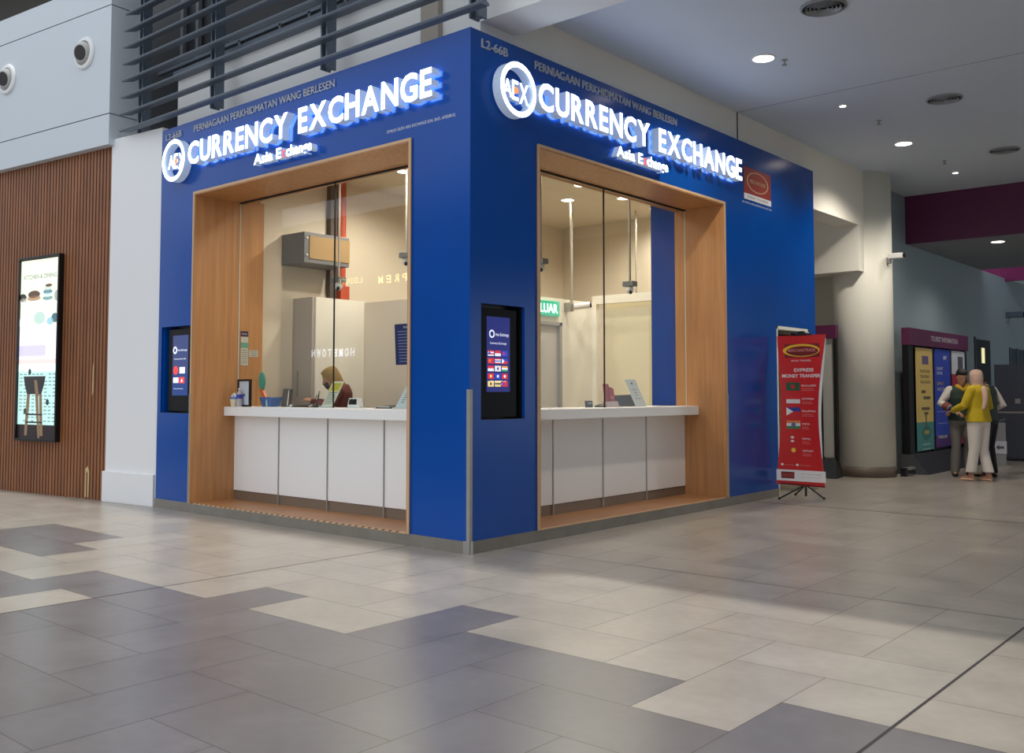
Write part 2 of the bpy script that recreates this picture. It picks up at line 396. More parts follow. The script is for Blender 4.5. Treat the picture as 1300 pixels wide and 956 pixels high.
mb = MB(); mb.text(FX(-2.665), 4.02, 2.36, 'KELUAR', 0.12, 0.56, mat('exit_white', (235, 255, 245), 0.4, emit=1.6), bold=0.02); mb.build('lettering', ex)

# ------------------------------------------------------------------ counters and glazing
def counter(F, a0, a1, seams, label, end):
    t = thing('service_counter', label, 'counter', F.p((a0+a1)/2, 0.1, -0.6))
    mb = MB(); mb.fbox(F, a0, 1.035, a1, 1.135, -0.95, -0.385, COUNTER) if F is F0 else mb.fbox(F, a0, 1.035, a1, 1.135, -0.95, -0.335, COUNTER)
    mb.build('countertop', t, 0.004)
    e = [a0+ (0.0 if F is F0 else 0)] + seams + [a1]
    for i in range(len(e)-1):
        mb = MB(); mb.fbox(F, e[i]+0.006, 0.205, e[i+1]-0.006, 1.035, -0.56, -0.52, COUNTER); mb.build('front_panel', t, 0.002)
    mb = MB(); mb.fbox(F, a0, 0.10, a1, 0.20, -0.57, -0.53, mat('bronze_kick', (136, 120, 104), 0.3, metal=0.3)); mb.build('plinth', t)
    mb = MB(); mb.fbox(F, a0, 0.2, a1, 1.035, -0.60, -0.57, RUBBER); mb.build('carcass', t)
    for s_ in seams:
        mb = MB(); mb.fbox(F, s_-0.008, 0.10, s_+0.008, 1.035, -0.53, -0.512, STEEL); mb.build('divider_strip', t)
    return t
counter(F0, -4.115, -0.62, [-3.27, -2.45, -1.60], 'long white service counter in the left-hand opening', 0)
counter(R0, 0.98, 4.255, [1.74, 2.58, 3.41], 'long white service counter in the right-hand opening', 0)
def glazing(F, a0, a1, joint, d, label):
    t = thing('glass_screen', label, 'glass screen', F.p((a0+a1)/2, 1.135, d))
    for p, q in ((a0, joint-0.006), (joint+0.006, a1)):
        mb = MB(); vs = [F.p(p, 1.137, d), F.p(q, 1.137, d), F.p(q, 3.452, d), F.p(p, 3.452, d)]; mb.add(vs, [(0, 1, 2, 3)], GLASS); mb.build('pane', t)
    mb = MB(); mb.fbox(F, joint-0.006, 1.137, joint+0.006, 3.452, d-0.006, d+0.006, RUBBER); mb.build('silicone_joint', t)
    mb = MB(); mb.fbox(F, a0, 3.44, a1, 3.455, d-0.012, d+0.012, RUBBER); mb.build('head_channel', t)
    mb = MB()
    e = a0 if F is F0 else a1
    mb.fbox(F, e-0.004, 1.137, e+0.004, 3.44, d-0.005, d+0.005, mat('pale_glass_edge', (196, 200, 190), 0.3)); mb.build('polished_edge', t)
glazing(F0, -4.115, -0.60, -2.42, -0.56, 'clear two-pane glass screen above the left-hand counter')
glazing(R0, 0.60, 4.255, 2.59, -0.50, 'clear two-pane glass screen above the right-hand counter')

# ------------------------------------------------------------------ signs
def letters(t, F, a0, a1, b, h, txt, d0, d1):
    bold = 0.025; sb = 0.10; sp = 0.34; W = []
    for ch in txt:
        if ch == ' ': W.append(sp); continue
        vs, _ = glyphs(ch, bold); W.append(max(v[0] for v in vs)-min(v[0] for v in vs))
    k = (a1-a0)/(sum(W)+sb*(len(txt)-1)); x = a0
    for ch, w in zip(txt, W):
        if ch != ' ':
            mb = MB(); mb.text(F, x, b, ch, h, w*k, SIGNL, d0, d1, bold, SIGNS); mb.text(F, x, b, ch, h, w*k, SIGNB, d0, d0+0.0005, bold); mb.build('channel_letter', t)
        x += (w+sb)*k
def fascia(F, logo, a0, a1, tag0, tag1, label):
    t = thing('fascia_sign', label, 'sign', F.p((a0+a1)/2, 3.5, 0))
    cx, cz = logo; r = 0.235
    mb = MB(); mb.ring(F, cx, cz, r-0.045, r, 0.02, 0.11, SIGNL, SIGNS); mb.build('logo_ring', t)
    mb = MB(); mb.text(F, cx-0.165, cz-0.075, 'A', 0.15, 0.12, SIGNL, 0.02, 0.075, 0.015, SIGNS); mb.build('logo_letter', t)
    mb = MB(); mb.text(F, cx-0.045, cz-0.085, 'E', 0.17, 0.08, SIGNL, 0.02, 0.075, 0.015, SIGNS); mb.build('logo_letter', t)
    mb = MB(); mb.text(F, cx+0.05, cz-0.10, 'X', 0.18, 0.12, SIGNL, 0.02, 0.075, 0.015, SIGNS); mb.build('logo_letter', t)
    mb = MB(); mb.disc(F, cx+0.0, cz, 0.03, 0.075, 0.08, SIGNO); mb.build('logo_dot', t)
    letters(t, F, a0, a1, 3.768, 0.245, 'CURRENCY EXCHANGE', 0.02, 0.11)
    w = tag1-tag0
    mb = MB(); mb.text(F, tag0, 3.585, 'Asia E', 0.105, w*0.49, SIGNL, 0.02, 0.09, 0.02, SIGNS); mb.text(F, tag0+w*0.575, 3.585, 'change', 0.105, w*0.425, SIGNL, 0.02, 0.09, 0.02, SIGNS); mb.build('tagline', t)
    mb = MB(); mb.text(F, tag0+w*0.505, 3.585, 'x', 0.105, w*0.06, SIGNR, 0.02, 0.092, 0.03, SIGNS); mb.build('red_letter', t)
fascia(F0, (-4.42, 3.87), -4.115, -0.34, -2.91, -1.97, 'lit white channel-letter currency sign over the left-hand opening')
fascia(R0, (0.485, 3.87), 0.755, 4.53, 1.98, 2.92, 'lit white channel-letter currency sign over the right-hand opening')
for F, a, w, lab in ((F0, -4.17, 2.43, 'thin grey metal lettering naming the service above the left-hand lit sign'), (R0, 0.83, 2.41, 'thin grey metal lettering naming the service above the right-hand lit sign')):
    mb = MB(); mb.text(F, a, 4.163, 'PERNIAGAAN PERKHIDMATAN WANG BERLESEN', 0.072, w, THIN, 0, 0.012, 0.0); tag(mb.build('service_lettering'), lab, 'lettering')
for F, a, lab in ((F0, -4.76, 'small grey unit number on the far left top of the blue fascia'), (R0, 0.13, 'small grey unit number at the blue corner above the round logo')):
    mb = MB(); mb.text(F, a, 4.165, 'L2-66B', 0.072, 0.33, THIN, 0, 0.012, 0.0); tag(mb.build('unit_number'), lab, 'lettering')
mb = MB(); mb.text(F0, -1.01, 3.588, 'DIMILIKI OLEH: ASIA EXCHANGE SDN. BHD. (478288-K)', 0.026, 0.84, WTXT, 0, 0.002); tag(mb.build('ownership_lettering'), 'tiny white line of lettering right above the left opening corner', 'lettering')
mp = thing('partner_plaque', 'square brownish red partner plaque right of the lit sign', 'plaque', (0, 5.15, 3.62))
mb = MB(); mb.fbox(R0, 4.78, 3.615, 5.50, 4.01, 0.0, 0.006, mat('plaque_red', (150, 62, 56), 0.2)); mb.build('red_panel', mp)
mb = MB(); mb.fbox(R0, 4.78, 3.615, 5.50, 3.685, 0.006, 0.009, WTXT); mb.text(R0, 4.86, 3.635, 'MONEY TRANSFER', 0.03, 0.55, mat('plaque_grey', (120, 110, 100), 0.4), 0.009, 0.0105); mb.build('white_band', mp)
mb = MB(); mb.ring(R0, 5.14, 3.85, 0.115, 0.125, 0.006, 0.008, mat('plaque_gold', (200, 170, 130), 0.4), MATS['plaque_gold'])
for k, v in enumerate(mb.v): mb.v[k] = (v[0], 5.14+(v[1]-5.14)*2.3, v[2])
mb.text(R0, 4.93, 3.825, 'MERCHANTRADE', 0.045, 0.42, MATS['plaque_gold'], 0.006, 0.008); mb.build('oval_emblem', mp)
mb = MB(); mb.fbox(R0, 4.74, 3.560, 5.53, 3.585, 0, 0.002, BLUE); mb.text(R0, 4.74, 3.565, 'EJEN KEPADA MERCHANTRADE ASIA SDN. BHD.', 0.02, 0.79, WTXT, 0.002, 0.003); mb.build('small_lettering', mp)
# ------------------------------------------------------------------ left neighbour: slatted wall, bulkhead, pillar
LW = Fr((-5.885, -0.068, 0), (0.99307, 0.11751, 0), (0, 0, 1), (0.11751, -0.99307, 0))
SLAT = mat('walnut_slat', (142, 90, 56), 0.5, noise=(9, 9, 1.2, 0.22, 5))
mb = MB(); mb.fbox(LW, -9, 0, 0.0, 4.32, -0.25, -0.03, mat('slat_backing', (44, 28, 22), 0.7))
k = 0; a = -0.004
while a > -8.9:
    mb.fbox(LW, a-0.046, 0.0, a, 4.32, -0.03, 0.0, SLAT); a -= 0.068
mb.fbox(LW, -0.008, 0, 0.0, 4.32, -0.25, 0.001, RUBBER)
wl = struct(mb.build('wall_left'))
mb = MB()
for pts in ([(-0.325, 1.25), (-0.318, 1.62), (-0.300, 1.66), (-0.298, 1.30)], [(-0.43, 0.02), (-0.425, 0.36), (-0.38, 0.40), (-0.345, 0.33), (-0.35, 0.02), (-0.372, 0.02), (-0.375, 0.31), (-0.392, 0.34), (-0.404, 0.31), (-0.40, 0.02)]):
    mb.poly(LW, pts, 0.0, 0.002, mat('bare_split_wood', (206, 180, 130), 0.6))
mb.build('split_wood_mark', wl)
BULK = mat('bulkhead_panel', (206, 214, 220), 0.5)
mb = MB()
for z0, z1 in ((4.283, 4.655), (4.667, 5.994), (6.006, 6.35)): mb.fbox(LW, -9, z0, 0.055, z1, -0.36, 0.10, BULK)
mb.fbox(LW, -9, 4.30, 0.045, 6.3, -0.34, 0.09, RUBBER); struct(mb.build('wall_upper'))
mb = MB(); mb.fbox(LW, -12, 6.2, 0.5, 10, -3.2, -3.0, mat('upper_brown', (70, 66, 60), 0.7)); mb.box(-18, -0.3, 9.9, 1.0, 3, 10, MATS['upper_brown']); struct(mb.build('wall_upper_back'))
nz = thing('jet_air_nozzle', 'round jet air nozzle on the pale bulkhead nearer the louvres', 'air nozzle', LW.p(-0.481, 5.498, 0.1))
def nozzle(t, a):
    c = LW.p(a, 5.498, 0.10); n = LW.n
    MB().rev([(0.20, 0), (0.205, 0.012), (0.19, 0.03), (0.155, 0.035), (0.15, 0.01), (0.15, 0.0)], c, WHITE, 32, n).build('flange', t, smooth=False)
    ax = (n + LW.u*0.18 - LW.v*0.2).normalized()
    MB().rev([(0.10, -0.03), (0.145, 0.0), (0.14, 0.03), (0.11, 0.065), (0.095, 0.07), (0.095, 0.066)], c+n*0.01, mat('nozzle_grey', (176, 176, 172), 0.4), 32, ax).build('swivel_cup', t)
    MB().rev([(0.092, 0.064), (0.09, 0.0695)], c+n*0.01, mat('nozzle_inside', (50, 46, 46), 0.6), 32, ax).build('throat', t)
nozzle(nz, -0.481)
nz2 = thing('jet_air_nozzle', 'round jet air nozzle on the pale bulkhead at the left edge', 'air nozzle', LW.p(-2.266, 5.498, 0.1)); nozzle(nz2, -2.266)
pl = thing('wall_pillar', 'plain white square pillar between the slatted wall and the blue kiosk', 'pillar', LW.p(0.5, 0, -0.2))
mb = MB(); mb.fbox(LW, 0.005, 0.0, 0.985, 4.36, -0.45, 0.02, mat('pillar_white', (238, 238, 238), 0.5)); mb.build('shaft', pl, 0.004)
mb = MB(); mb.fbox(LW, -0.01, 0.0, 0.97, 0.36, 0.02, 0.05, MATS['pillar_white']); mb.build('plinth', pl, 0.004)
# advertising light box
lb = thing('advertising_lightbox', 'tall lit advertising display of shelves and a chair on slatted wall', 'lightbox', LW.p(-1.46, 0.67, 0.0))
mb = MB()
for r in ((-1.935, 0.67, -1.905, 3.05), (-1.015, 0.67, -0.985, 3.05), (-1.905, 0.67, -1.015, 0.70), (-1.905, 3.02, -1.015, 3.05)): mb.fbox(LW, r[0], r[1], r[2], r[3], 0.0, 0.07, BLACK)
mb.fbox(LW, -1.905, 0.70, -1.015, 3.02, 0.0, 0.045, BLACK); mb.build('frame', lb, 0.003)
def em(n, c, e=0.95): return mat('screen_'+n, c, 0.3, emit=e)
mb = MB(); A0, A1 = -1.90, -1.02; d = 0.045
def R(x0, z0, x1, z1, m, k=1): mb.fbox(LW, A0+x0*(A1-A0), z0, A0+x1*(A1-A0), z1, d+0.0005*(k-1), d+0.0005*k, m)
R(0, 0.86, 1, 3.01, em('cream', (226, 228, 204)))
R(0, 2.44, 1, 2.475, em('shelf', (246, 246, 228)), 2); R(0, 2.12, 1, 2.15, MATS['screen_shelf'], 2)
R(0, 1.72, 1, 2.12, em('pale', (232, 232, 240)), 2); R(0, 1.76, 0.7, 1.9, em('lilac', (196, 190, 224)), 3); R(0.2, 1.9, 0.45, 2.1, em('lightlilac', (222, 214, 236)), 3)
R(0, 1.66, 1, 1.72, em('blush', (226, 200, 196)), 2); R(0, 0.88, 1, 1.64, em('mint', (176, 212, 206)), 2); R(0, 1.56, 1, 1.66, em('ledge', (220, 240, 234)), 2)
R(0, 0.70, 1, 0.88, em('floor', (44, 34, 38), 0.3), 2)
for (x, z, rx, rz, c) in ((0.06, 2.53, .10, .05, (60, 52, 50)), (0.08, 2.49, .10, .03, (190, 190, 180)), (0.36, 2.56, .16, .05, (84, 64, 54)), (0.36, 2.51, .18, .035, (170, 140, 110)), (0.72, 2.50, .13, .03, (120, 150, 150)), (0.72, 2.54, .12, .03, (200, 214, 206)), (0.72, 2.58, .12, .03, (90, 130, 140)), (0.72, 2.62, .11, .025, (190, 200, 190)), (0.74, 2.66, .09, .02, (96, 70, 56)), (0.95, 2.52, .06, .07, (150, 160, 150)),
        (0.24, 2.21, .12, .06, (214, 214, 220)), (0.52, 2.25, .15, .085, (176, 200, 190)), (0.80, 2.20, .09, .05, (150, 190, 200)), (0.92, 2.24, .09, .06, (70, 100, 110)), (0.03, 2.2, .06, .06, (220, 226, 230))):
    mb.disc(LW, A0+x*(A1-A0), z, rx*(A1-A0), d+0.001, d+0.002, em('obj%d_%d_%d' % c, c), 16, rz)
mb.text(LW, A0+0.07, 2.76, 'KITCHEN & DINING', 0.06, 0.76, em('lettering', (150, 165, 165), 0.5), d+0.001, d+0.0015, 0.02)
for i in range(9):
    for j in range(14):
        if random.random() < 0.75: R(0.04+i*0.108, 0.92+j*0.046, 0.11+i*0.108, 0.935+j*0.046, em('tilemark', (120, 160, 160), 0.5), 3)
for (x, z) in ((.3, 1.56), (.2, 1.05), (.78, 1.17)): mb.disc(LW, A0+x*(A1-A0), z, .035, d+.0015, d+.002, em('dot', (50, 60, 62), .4), 14, .04)
cb = em('stool', (52, 48, 48), 0.35); cl = em('stoolleg', (128, 104, 78), 0.5)
def PL(pts, m, k=4): mb.poly(LW, [(A0+x*(A1-A0), z) for x, z in pts], d+0.0005*k, d+0.0005*(k+1), m)
PL([(.14, 1.50), (.72, 1.50), (.68, 1.38), (.62, 1.27), (.24, 1.27), (.18, 1.38)], cb)
PL([(.24, 1.27), (.32, 1.27), (.26, .74), (.19, .74)], cl, 3); PL([(.56, 1.27), (.63, 1.27), (.68, .74), (.60, .74)], cl, 3)
PL([(.46, 1.27), (.54, 1.27), (.60, .71), (.55, .71)], cl, 5); PL([(.42, 1.45), (.50, 1.45), (.56, 1.25), (.47, 1.25)], cl, 5)
PL([(.22, 1.02), (.66, 1.02), (.66, 1.0), (.22, 1.0)], cb, 5); PL([(.22, .92), (.66, .92), (.66, .90), (.22, .90)], cb, 5)
mb.build('display_picture', lb)

# spandrel, louvres, upper glazing
mb = MB(); mb.box(-4.97, 0.25, 4.31, -0.12, 0.70, 4.97, WHITE); mb.box(-0.12, 0.25, 4.45, 13, 0.70, 4.97, WHITE)
mb.box(-4.97, 0.243, 4.60, -0.12, 0.25, 4.615, mat('reveal_grey', (150, 154, 158), 0.5)); mb.box(-4.97, 0.235, 4.78, 0.9, 0.25, 4.83, MATS['reveal_grey'])
mb.box(0.62, -0.12, 5.25, 13, 0.7, 5.5, WHITE); mb.box(-0.3, 0.25, 4.97, 13, 0.7, 9, WHITE); struct(mb.build('wall_spandrel_and_caster'))  # first box: unseen slab, added to cast the shadow edge on the floor
mb = MB(); mb.box(-7, 0.66, 4.37, -4.97, 0.7, 9.5, DARK); mb.box(-4.97, 0.66, 4.9, -0.3, 1.0, 9.5, DARK); mb.box(-5.0, 0.3, 4.38, -4.97, 1, 4.97, DARK); struct(mb.build('window_1'))
mb = MB(); FRM = mat('window_frame_grey', (96, 100, 104), 0.5)
mb.box(-4.97, 0.18, 4.97, -0.3, 0.32, 5.06, LOUV); mb.build('sill_rail', bpy.data.objects['window_1'])
for x in (-4.2, -3.42, -2.9, -2.3, -1.4): MB().box(x, 0.55, 5.0, x+0.04, 0.6, 5.36, FRM).build('mullion', bpy.data.objects['window_1'])
MB().box(-6, 0.55, 5.34, -0.3, 0.6, 5.38, LOUV).build('transom', bpy.data.objects['window_1'])
for x in (-5.55, -5.2): MB().box(x, 0.6, 4.2, x+0.06, 0.65, 8, FRM).build('mullion', bpy.data.objects['window_1'])
MB().box(-6, 0.55, 4.72, -4.97, 0.6, 4.77, FRM).build('transom', bpy.data.objects['window_1'])
lv = thing('louvre_screen', 'dark grey horizontal louvre blades on brackets above the left fascia', 'louvres', (-2.7, 0, 4.38))
for k in range(14):
    z = 4.40+0.2*k; x0 = -5.60+0.012*k; x1 = 0.25
    mb = MB(); prof = [(-0.15, 0.0), (-0.14, 0.014), (-0.06, 0.02), (-0.04, 0.0), (-0.06, -0.014), (-0.14, -0.014)]
    n = len(prof); vs = [(x0+(0.0 if i in (0,) else 0.16*(y+0.15)/0.11), y, z+dz) for i, (y, dz) in enumerate(prof)] + [(x1, y, z+dz) for y, dz in prof]
    mb.add(vs, [tuple(range(n)), tuple(range(2*n-1, n-1, -1))] + [(i, n+i, n+(i+1) % n, (i+1) % n) for i in range(n)], LOUV); mb.build('blade', lv)
for x in (-5.33, -3.78, -1.88, 0.06):
    mb = MB(); mb.box(x-0.05, -0.03, 4.36, x-0.03, 0.08, 7.2, LOUV); mb.box(x+0.03, -0.03, 4.36, x+0.05, 0.08, 7.2, LOUV); mb.box(x-0.03, 0.03, 4.36, x+0.03, 0.05, 7.2, LOUV); mb.build('bracket', lv)
mb = MB(); mb.box(-0.79, 0.19, 4.31, -0.57, 0.25, 7.5, mat('pilaster_beige', (168, 160, 148), 0.6)); struct(mb.build('trim_1'))

# ------------------------------------------------------------------ concourse ceiling, column, far walls
mb = MB(); mb.box(-0.12, 0.70, 4.70, 12, 4.862, 4.95, CEIL); mb.box(-0.12, 4.878, 4.70, 12, 11.4, 4.95, CEIL); mb.box(-0.12, 4.862, 4.702, 12, 4.878, 4.95, RUBBER); struct(mb.build('ceiling'))
mb = MB(); mb.box(-0.3, 11.4, 3.87, 12, 11.5, 4.9, PURPLE); struct(mb.build('trim_2'))
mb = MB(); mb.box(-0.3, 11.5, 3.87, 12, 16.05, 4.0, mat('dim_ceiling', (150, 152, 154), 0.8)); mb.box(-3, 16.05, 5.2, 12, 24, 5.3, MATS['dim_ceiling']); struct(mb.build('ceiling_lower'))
mb = MB(); mb.box(-3, 18.0, 3.80, 12, 18.1, 5.2, MAGENTA); struct(mb.build('trim_3'))
mb = MB(); mb.box(-0.45, 0.70, 4.29, -0.12, KY1, 4.8, CREAM); mb.box(-0.45, KY1, 3.84, -0.12, 9.15, 4.8, CREAM); mb.box(-0.12, 4.86, 4.31, -0.115, 4.88, 4.70, RUBBER); struct(mb.build('wall_over_kiosk'))
mb = MB(); mb.box(-4, 8.75, 3.14, -0.125, 9.3, 4.7, CREAM); mb.box(-4, 6.8, 4.72, -0.13, 9.3, 4.8, CREAM); struct(mb.build('wall_bulkhead'))
mb = MB(); mb.box(-5, 10.1, 0, -0.3, 10.2, 4.7, CREAM); mb.box(-5, KY1, 0, -4.9, 10.1, 4.7, CREAM); mb.box(-5, 9.3, 4.7, -0.12, 10.3, 4.8, CREAM); struct(mb.build('wall_back'))
mb = MB(); mb.box(-0.4, 10.1, 0, -0.3, 11.4, 4.7, GREYW); mb.box(-0.4, 11.4, 0, -0.3, 24, 3.87, GREYW); struct(mb.build('wall_far'))
mb = MB(); mb.box(-3, 24, 0, 12, 24.1, 5.2, GREYW); struct(mb.build('wall_end'))
mb = MB(); mb.box(-0.5, 9.15, 4.70, -0.12, 11.4, 4.95, CEIL); struct(mb.build('ceiling_edge')); struct(MB().box(12, 0.7, 0, 12.1, 11.4, 4.95, CREAM).box(12, -14, 0, 12.1, 0.7, 7.5, mat('blocker_grey', (120, 116, 110), .7)).build('wall_right_blocker'))  # right wall is unseen, added to darken the kiosk side and shaded floor
d1 = MB().box(-0.3, 15.46, 0.0, -0.285, 16.58, 2.39, mat('dark_doorway', (44, 50, 56), 0.5)).build('door_1'); struct(d1)
MB().box(-0.285, 15.9, 1.9, -0.28, 16.12, 2.22, mat('lit_pane', (250, 240, 180), 0.4, emit=0.8)).build('lit_pane', d1)
MB().box(-0.29, 15.42, 0.0, -0.27, 15.46, 2.43, FRM).build('door_frame', d1)
w2 = MB().box(-0.3, 18.2, 1.92, -0.29, 19.6, 2.29, mat('dark_pane', (60, 76, 84), 0.2)).build('window_2'); struct(w2)
for y in (18.2, 18.86, 19.56): MB().box(-0.3, y, 1.9, -0.27, y+0.05, 2.31, FRM).build('window_frame', w2)
cc = Vector((-0.304, 9.356, 0))
cl_ = thing('round_column', 'thick round cream column with grey tiled foot', 'column', cc)
MB().rev([(0.444, 0.15), (0.444, 4.70)], cc, COLM, 48).build('shaft', cl_, smooth=False)
MB().rev([(0.452, 0.0), (0.452, 0.16), (0.444, 0.163)], cc, mat('column_foot_tile', (104, 92, 80), .4, noise=(6, 6, 6, .12, 4)), 48).build('tiled_foot', cl_)
for o in cl_.children:
    for p in o.data.polygons: p.use_smooth = len(p.vertices) == 4
def cctv(loc, sgn, label, s=1.0, m=WHITE):
    t = thing('security_camera', label, 'camera', loc); x, y, z = loc
    mb = MB(); mb.box(x-0.02*s, y-0.04*s, z-0.09*s, x+0.03*s, y+0.04*s, z+0.0*s, STEEL); mb.build('bracket', t)
    mb = MB(); mb.box(x, y-0.05*s, z-0.02*s, x+0.22*s*sgn, y+0.05*s, z+0.06*s, m); mb.build('body', t, 0.01)
    mb = MB(); mb.rod((x+0.215*s*sgn, y, z+0.02*s), (x+0.245*s*sgn, y, z+0.02*s), 0.036*s, BLACK); mb.build('lens', t)
cctv((0.15, 9.25, 3.36), 1, 'white bullet security camera on the side of the round column')
cctv((-0.30, 18.05, 3.0), 1, 'small dark security camera high on the far grey wall', 1.6, LOUV)

# ceiling fittings
def downlight(x, y, z, r, label, grp=None):
    t = thing('downlight', label, 'downlight', (x, y, z), grp)
    mb = MB(); mb.rev([(r*1.22, 0), (r*1.22, -0.006), (r, -0.01), (r, 0)], (x, y, z), WHITE, 28); mb.build('trim_ring', t)
    mb = MB(); mb.rev([(r, -0.004), (r*0.97, -0.011)], (x, y, z), LAMPW, 28); mb.build('lit_diffuser', t)
for (x, y, r, lb_) in ((0.985, 3.312, 0.105, 'large round downlight nearest above the right-hand lit sign'), (0.967, 5.436, 0.036, 'tiny round downlight just beyond the ceiling groove'), (0.921, 7.685, 0.105, 'large round downlight in the middle of the far ceiling panel'), (0.936, 10.0, 0.04, 'tiny round downlight near the plum fascia')):
    downlight(x, y, 4.70, r, lb_)
downlight(1.0, 12.12, 3.87, 0.10, 'round downlight in the lowered ceiling behind the plum fascia')
INNER = [(-1.95, 4.15), (-2.66, 4.80), (-2.0, 5.20), (-2.1, 6.1), (-3.1, 2.15), (-1.26, 2.66)]
for k, (x, y) in enumerate(INNER):
    downlight(x, y, RZ, 0.085 if k != 3 else 0.04, ('round downlight inside the kiosk nearest the right glass joint', 'round downlight inside the kiosk above the wall-mounted camera', 'round downlight inside the kiosk above the cream portal', 'small downlight inside the kiosk by the blue inner panel', 'round downlight inside the kiosk seen through the left glass', 'round downlight inside the kiosk by the right opening corner')[k])
def diffuser(x, y, r, label):
    t = thing('air_diffuser', label, 'air diffuser', (x, y, 4.70))
    MB().rev([(r, 0), (r, -0.012), (r*0.92, -0.022), (r*0.9, 0)], (x, y, 4.70), mat('diffuser_grey', (150, 152, 154), 0.4), 36).build('outer_ring', t)
    MB().rev([(r*0.9, 0.0), (r*0.9, -0.004)], (x, y, 4.70), mat('diffuser_dark', (34, 36, 40), 0.7), 36).build('dark_core', t)
    for k in range(4):
        q = r*(0.76-0.17*k); MB().rev([(q, -0.006), (q*1.02, -0.03), (q*0.90, -0.012), (q*0.90, -0.006)], (x, y, 4.70), MATS['diffuser_grey'], 32).build('cone_ring', t)
diffuser(1.98, 2.44, 0.20, 'round ring air diffuser at the top edge of the picture')
diffuser(1.97, 5.93, 0.20, 'round ring air diffuser just beyond the ceiling groove')
diffuser(1.88, 8.96, 0.20, 'round dark air diffuser nearest the plum fascia')
for x, y, lb_ in ((1.126, 3.50, 'small sprinkler head right beside the nearest large downlight'), (1.067, 6.35, 'small sprinkler head between the two middle downlights'), (1.041, 9.09, 'small sprinkler head closest to the plum fascia')):
    t = thing('sprinkler_head', lb_, 'sprinkler', (x, y, 4.70)); MB().rev([(0.03, 0), (0.03, -0.008), (0.01, -0.012), (0.01, -0.05)], (x, y, 4.70), STEEL, 14).build('stem', t); MB().rev([(0.025, -0.05), (0.028, -0.056)], (x, y, 4.70), STEEL, 14).build('deflector', t)

# ------------------------------------------------------------------ digital screens let into the blue wall
def screen(F, o, label):
    a0, b0, a1, b1 = o; t = thing('digital_screen', label, 'screen', F.p((a0+a1)/2, b0, -0.1))
    mb = MB(); mb.fbox(F, a0, b0, a1, b1, -0.14, -0.121, BLACK); mb.fbox(F, a0, b0, a1, b0+0.004, -0.12, -0.002, BLACK); mb.fbox(F, a1-0.02, b0, a1, b1, -0.12, -0.03, BLACK) if F is R0 else mb.fbox(F, a0, b0, a0+0.02, b1, -0.12, -0.03, BLUE); mb.build('niche', t)
    return t
t = screen(R0, RS, 'black-framed digital display of flags on the blue wall right of the corner')
a0, a1 = RS[0]+0.02, RS[2]-0.06
mb = MB(); mb.fbox(R0, a0, 1.085, a1, 2.0, -0.12, -0.04, mat('screen_bezel', (8, 8, 10), 0.35, spec=0.15)); mb.build('bezel', t, 0.004)
mb = MB(); mb.fbox(R0, a0+0.09, 1.30, a1-0.09, 1.93, -0.04, -0.038, em('navy', (24, 36, 120), 0.5)); d = -0.038
cx = (a0+a1)/2
mb.ring(R0, a0+0.155, 1.785, 0.022, 0.034, d, d+.001, em('white', (235, 240, 250), .8), MATS['screen_white'], 20); mb.text(R0, a0+0.2, 1.77, 'Asia Exchange', 0.026, 0.17, MATS['screen_white'], d, d+.001)
mb.text(R0, a0+0.13, 1.70, 'Currency Exchange', 0.018, 0.21, MATS['screen_white'], d, d+.001)

def flag(a, b, w, h, stripes, spot=None, tri=None):
    n = len(stripes)
    for i, c in enumerate(stripes):
        mb.fbox(R0, a, b+h*(n-1-i)/n, a+w, b+h*(n-i)/n, d, d+.001, em('f%d_%d_%d' % c, c, .75))
    if spot: mb.disc(R0, a+w*spot[0], b+h*.5, h*.28, d+.001, d+.0015, em('f%d_%d_%d' % spot[1], spot[1], .8), 12)
    if tri: mb.poly(R0, [(a, b), (a+w*.45, b+h/2), (a, b+h)], d+.001, d+.0015, em('f%d_%d_%d' % tri, tri, .8))
RD, BL, WH, YE, GR, NV = (206, 40, 60), (40, 60, 180), (235, 235, 245), (235, 210, 130), (50, 150, 80), (20, 20, 30)
S = [[([RD, WH, RD, WH], (.25, BL)), ([RD, WH], None), ([BL, BL], (.3, RD))],
     [([RD, RD], (.3, (235, 120, 60))), ([RD, WH, BL, WH, RD], None), ([BL, RD], None, WH)],
     [([RD, WH], None), ([WH, WH], (.5, (90, 60, 120))), ([(235, 150, 60), WH, GR], None)],
     [([RD, RD], (.5, YE)), ([BL, BL], (.5, WH)), ([RD, RD], (.5, WH))],
     [([YE, YE], (.5, (90, 60, 60))), ([YE, NV, YE], None), ([RD, RD], (.3, BL))]]
for j, row in enumerate(S):
    for i, fl in enumerate(row): flag(a0+0.105+i*0.088, 1.60-j*0.064, 0.074, 0.046, *fl)
mb.text(R0, cx-0.1, 1.385, 'Terms and conditions apply', 0.012, 0.2, MATS['screen_white'], d, d+.001); mb.text(R0, cx-0.05, 1.36, 'Visit our outlet', 0.012, 0.10, MATS['screen_white'], d, d+.001)
mb.build('lit_display', t)
t = screen(F0, LS, 'black-framed digital display with card logos on the blue wall left of the opening')
a0, a1 = LS[0]+0.09, LS[2]-0.01
mb = MB(); mb.fbox(F0, a0, 1.085, a1, 2.0, -0.12, -0.04, MATS['screen_bezel']); mb.build('bezel', t, 0.004)
mb = MB(); mb.fbox(F0, a0+0.09, 1.26, a1-0.10, 1.93, -0.04, -0.038, em('slate', (52, 66, 120), 0.45)); mb.fbox(F0, a0+0.09, 1.26, a1-0.10, 1.5, -0.038, -0.0375, em('deep', (24, 60, 130), 0.4))
W_ = MATS['screen_white']; dd = -0.037
mb.ring(F0, a0+0.14, 1.765, 0.024, 0.042, dd, dd+.001, W_, W_, 20); mb.text(F0, a0+0.19, 1.755, 'Asia Exchange', 0.022, 0.2, W_, dd, dd+.001)
